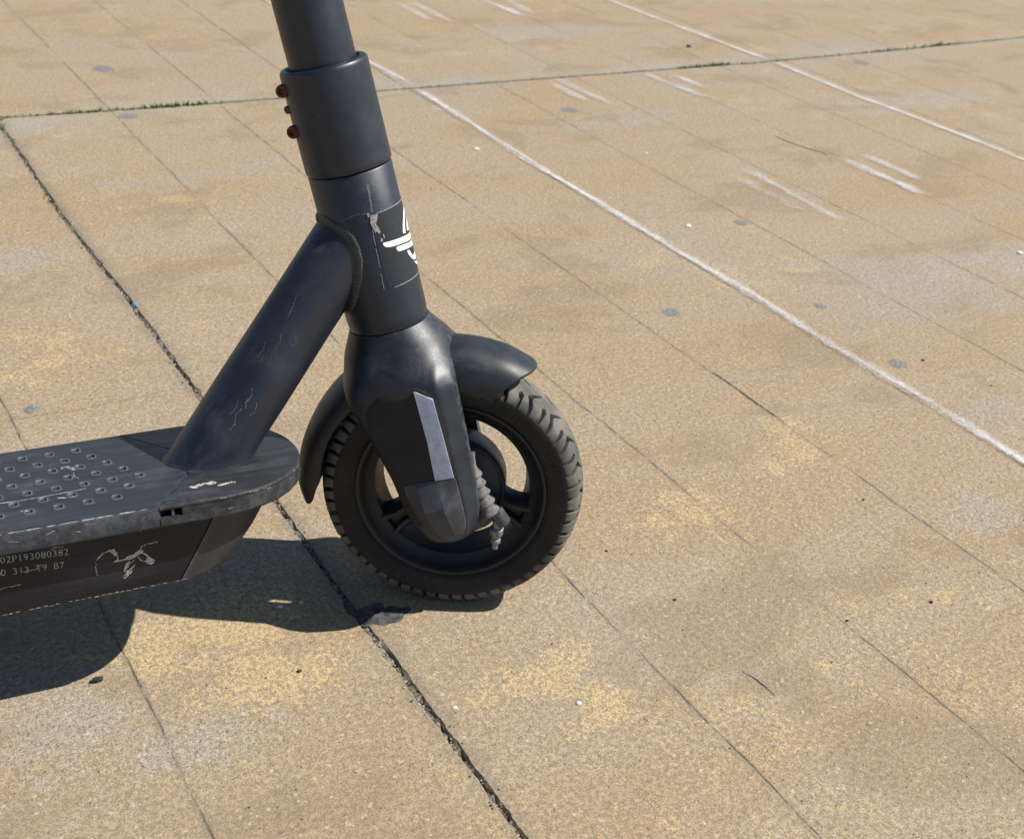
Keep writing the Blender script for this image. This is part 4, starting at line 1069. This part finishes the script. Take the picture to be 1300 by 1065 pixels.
def patch(name, rowsdef, side, offf, mat, parent, nu=22, sub=10, auto=50):
    """rowsdef: (s, uA, uB); offf(f,g) offset in v"""
    mb = MB(); tab = rowsdef; rows = []
    tab = sorted(tab); n = (len(tab) - 1) * sub
    for i in range(n + 1):
        s = tab[0][0] + (tab[-1][0] - tab[0][0]) * i / n; ua, ub = interp(tab, s); row = []; fi = i / n
        for j in range(nu + 1):
            u = ua + (ub - ua) * j / nu; e = 1
            row.append(Vector((u, shell_v(s, u, side) - side * offf(s, u, j / nu, fi), s)))
        # skirts into the shell
        row = [row[0] + Vector((0, side * .004, 0))] + row + [row[-1] + Vector((0, side * .004, 0))]
        rows.append(row)
    rows = [[p + Vector((0, side * .004, 0)) for p in rows[0]]] + rows + [[p + Vector((0, side * .004, 0)) for p in rows[-1]]]
    grid(mb, rows); return mb.build(name, mat, parent, xf=T, auto=auto)
pan_rows = [(.1195, .003, .013), (.1180, -.006, .022), (.1150, -.0135, .0275), (.1110, -.0190, .0320), (.1050, -.0240, .0352), (.0980, -.0272, .0370), (.0887, -.0283, .0375), (.070, -.0255, .0372), (.0485, -.0210, .0362), (.034, -.0182, .0355), (.010, -.0150, .0355), (-.008, -.0105, .0350)]
cap_rows = [(.0352, .002, .0300), (.0345, -.003, .0350), (.0330, -.0080, .0356), (.0300, -.0090, .0358), (.020, -.0080, .0360), (.005, -.0045, .0362), (-.006, -.0005, .0358), (-.014, .0040, .0342), (-.020, .0090, .0315), (-.0255, .0145, .0270), (-.0280, .0180, .0225)]
for side in (1, -1):
    leg = shell(side)
    patch('side_panel', pan_rows, side, lambda s, u, a, b: .0011 * min(1, min(a, 1 - a) * 14, min(b, 1 - b) * 16), M['panel'], leg)
    def capoff(s, u, a, b):
        prof = interp([(-.030, .0012), (-.018, .0060), (.008, .0112), (.011, .0108), (.034, .0022), (.036, .0012)], s)[0]
        ridge = 1 - .80 * (a - .66) / .34 if a > .66 else 1
        lft = min(1, a / .26)
        return .0012 + (prof - .0012) * ridge * (.25 + .75 * lft)
    patch('axle_cap', cap_rows, side, capoff, M['cap'], leg, nu=30, auto=14)
    patch('reflector', [(.1158, .0187, .0203), (.1075, .0193, .0330), (.0700, .0202, .0342), (.0352, .0188, .0346)], side, lambda s, u, a, b: .0017, M['reflect'], leg, nu=8)

mb = MB(); core_ = [(s_, r) for s_, *r in stab if s_ > .1275]
lo = [Vector((r[0] + .0012, 0, s_)) for s_, r in core_] + [Vector((r[1] - .0012, 0, s_)) for s_, r in reversed(core_)]
n = len(lo); mb.add([p + Vector((0, -.0012, 0)) for p in lo] + [p + Vector((0, .0012, 0)) for p in lo], [tuple(range(n)), tuple(range(2 * n - 1, n - 1, -1))] + [(k, (k + 1) % n, n + (k + 1) % n, n + k) for k in range(n)])
mb.build('seam_light_block', M['dark'], root, xf=T, smooth=False)  # hidden plate added to stop sun leaking through the seam between the shells

# ---- brake cable boot and clamp
vb = -.030
def lpath(pts, radii, name, mat, n=20):
    mb = MB(); tube(mb, pts, radii, n); return mb.build(name, mat, root, xf=T)
bp = []; br = []
p0 = Vector((.0445, vb, .040)); p1 = Vector((.0515, vb, -.022)); NBL = 5
def bpt(t): 
    q = p0.lerp(p1, t); q.x += .0035 * math.sin(math.pi * t) * -.6; return q
for i in range(8): bp.append(bpt(i / 7 * .22)); br.append(.0064 - .0014 * i / 7 + .0006 * (i < 2))
for k in range(NBL):
    t0 = .24 + .76 * k / NBL; dt = .76 / NBL; R1 = .0084 + .0006 * k
    for f, r in ((0.0, .62), (.25, .74), (.55, .95), (.72, 1.0), (.82, .96), (.93, .66)): bp.append(bpt(t0 + dt * f)); br.append(R1 * r)
boot = lpath(bp, br, 'cable_boot', M['boot'], 24)
mb = MB(); d = Vector((.35, 0, -1)).normalized(); q0 = Vector((.0575, vb, -.020))
lathe(mb, q0, d, [(.0052, -.002), (.0066, -.002), (.0068, 0), (.0068, .0125), (.0060, .014), (.001, .014)], 32, caps=True)
mb.build('cable_clamp', M['darkmetal'], root, xf=T)
mb = MB(); q1 = Vector((.0555, vb - .001, -.034)); d = Vector((-.30, 0, -1)).normalized()
lathe(mb, q1, d, [(.0045, -.006), (.0045, .002), (.0058, .003), (.0062, .006), (.0052, .009), (.0040, .0095), (.0040, .0125), (.0046, .013), (.0046, .0160), (.0028, .0170), (.0026, .0225), (.0014, .0235)], 10)
for k in range(6): lathe(mb, q1 + d * (.001 + k * .0014), d, [(.0056 - .0002 * k, 0), (.0062 - .0003 * k, .0005), (.0056 - .0002 * k, .001)], 16)
mb.build('adjuster_nut', M['metal'], root, xf=T)
mb = MB()      # brake arm, a bent plate from the axle to the clamp
pl = [(.010, -.034), (.030, -.038), (.046, -.0335), (.058, -.026), (.060, -.020), (.052, -.014), (.036, -.010), (.020, .004), (.006, .0)]
n = len(pl); mb.add([(u, vb + .004, s) for u, s in pl] + [(u, vb, s) for u, s in pl], [tuple(range(n)), tuple(range(2 * n - 1, n - 1, -1))] + [(k, (k + 1) % n, n + (k + 1) % n, n + k) for k in range(n)])
arm = mb.build('brake_arm', M['darkmetal'], root, xf=T, auto=30)
bv = arm.modifiers.new('bevel', 'BEVEL'); bv.width = .0008; bv.segments = 2
mb = MB(); lathe(mb, (.0455, vb + .001, -.0245), (0, -1, 0), [(.0046, 0), (.0046, .0035), (.0038, .0044), (.001, .0048)], 28); mb.build('pivot_pin', M['darkmetal'], arm, xf=T)
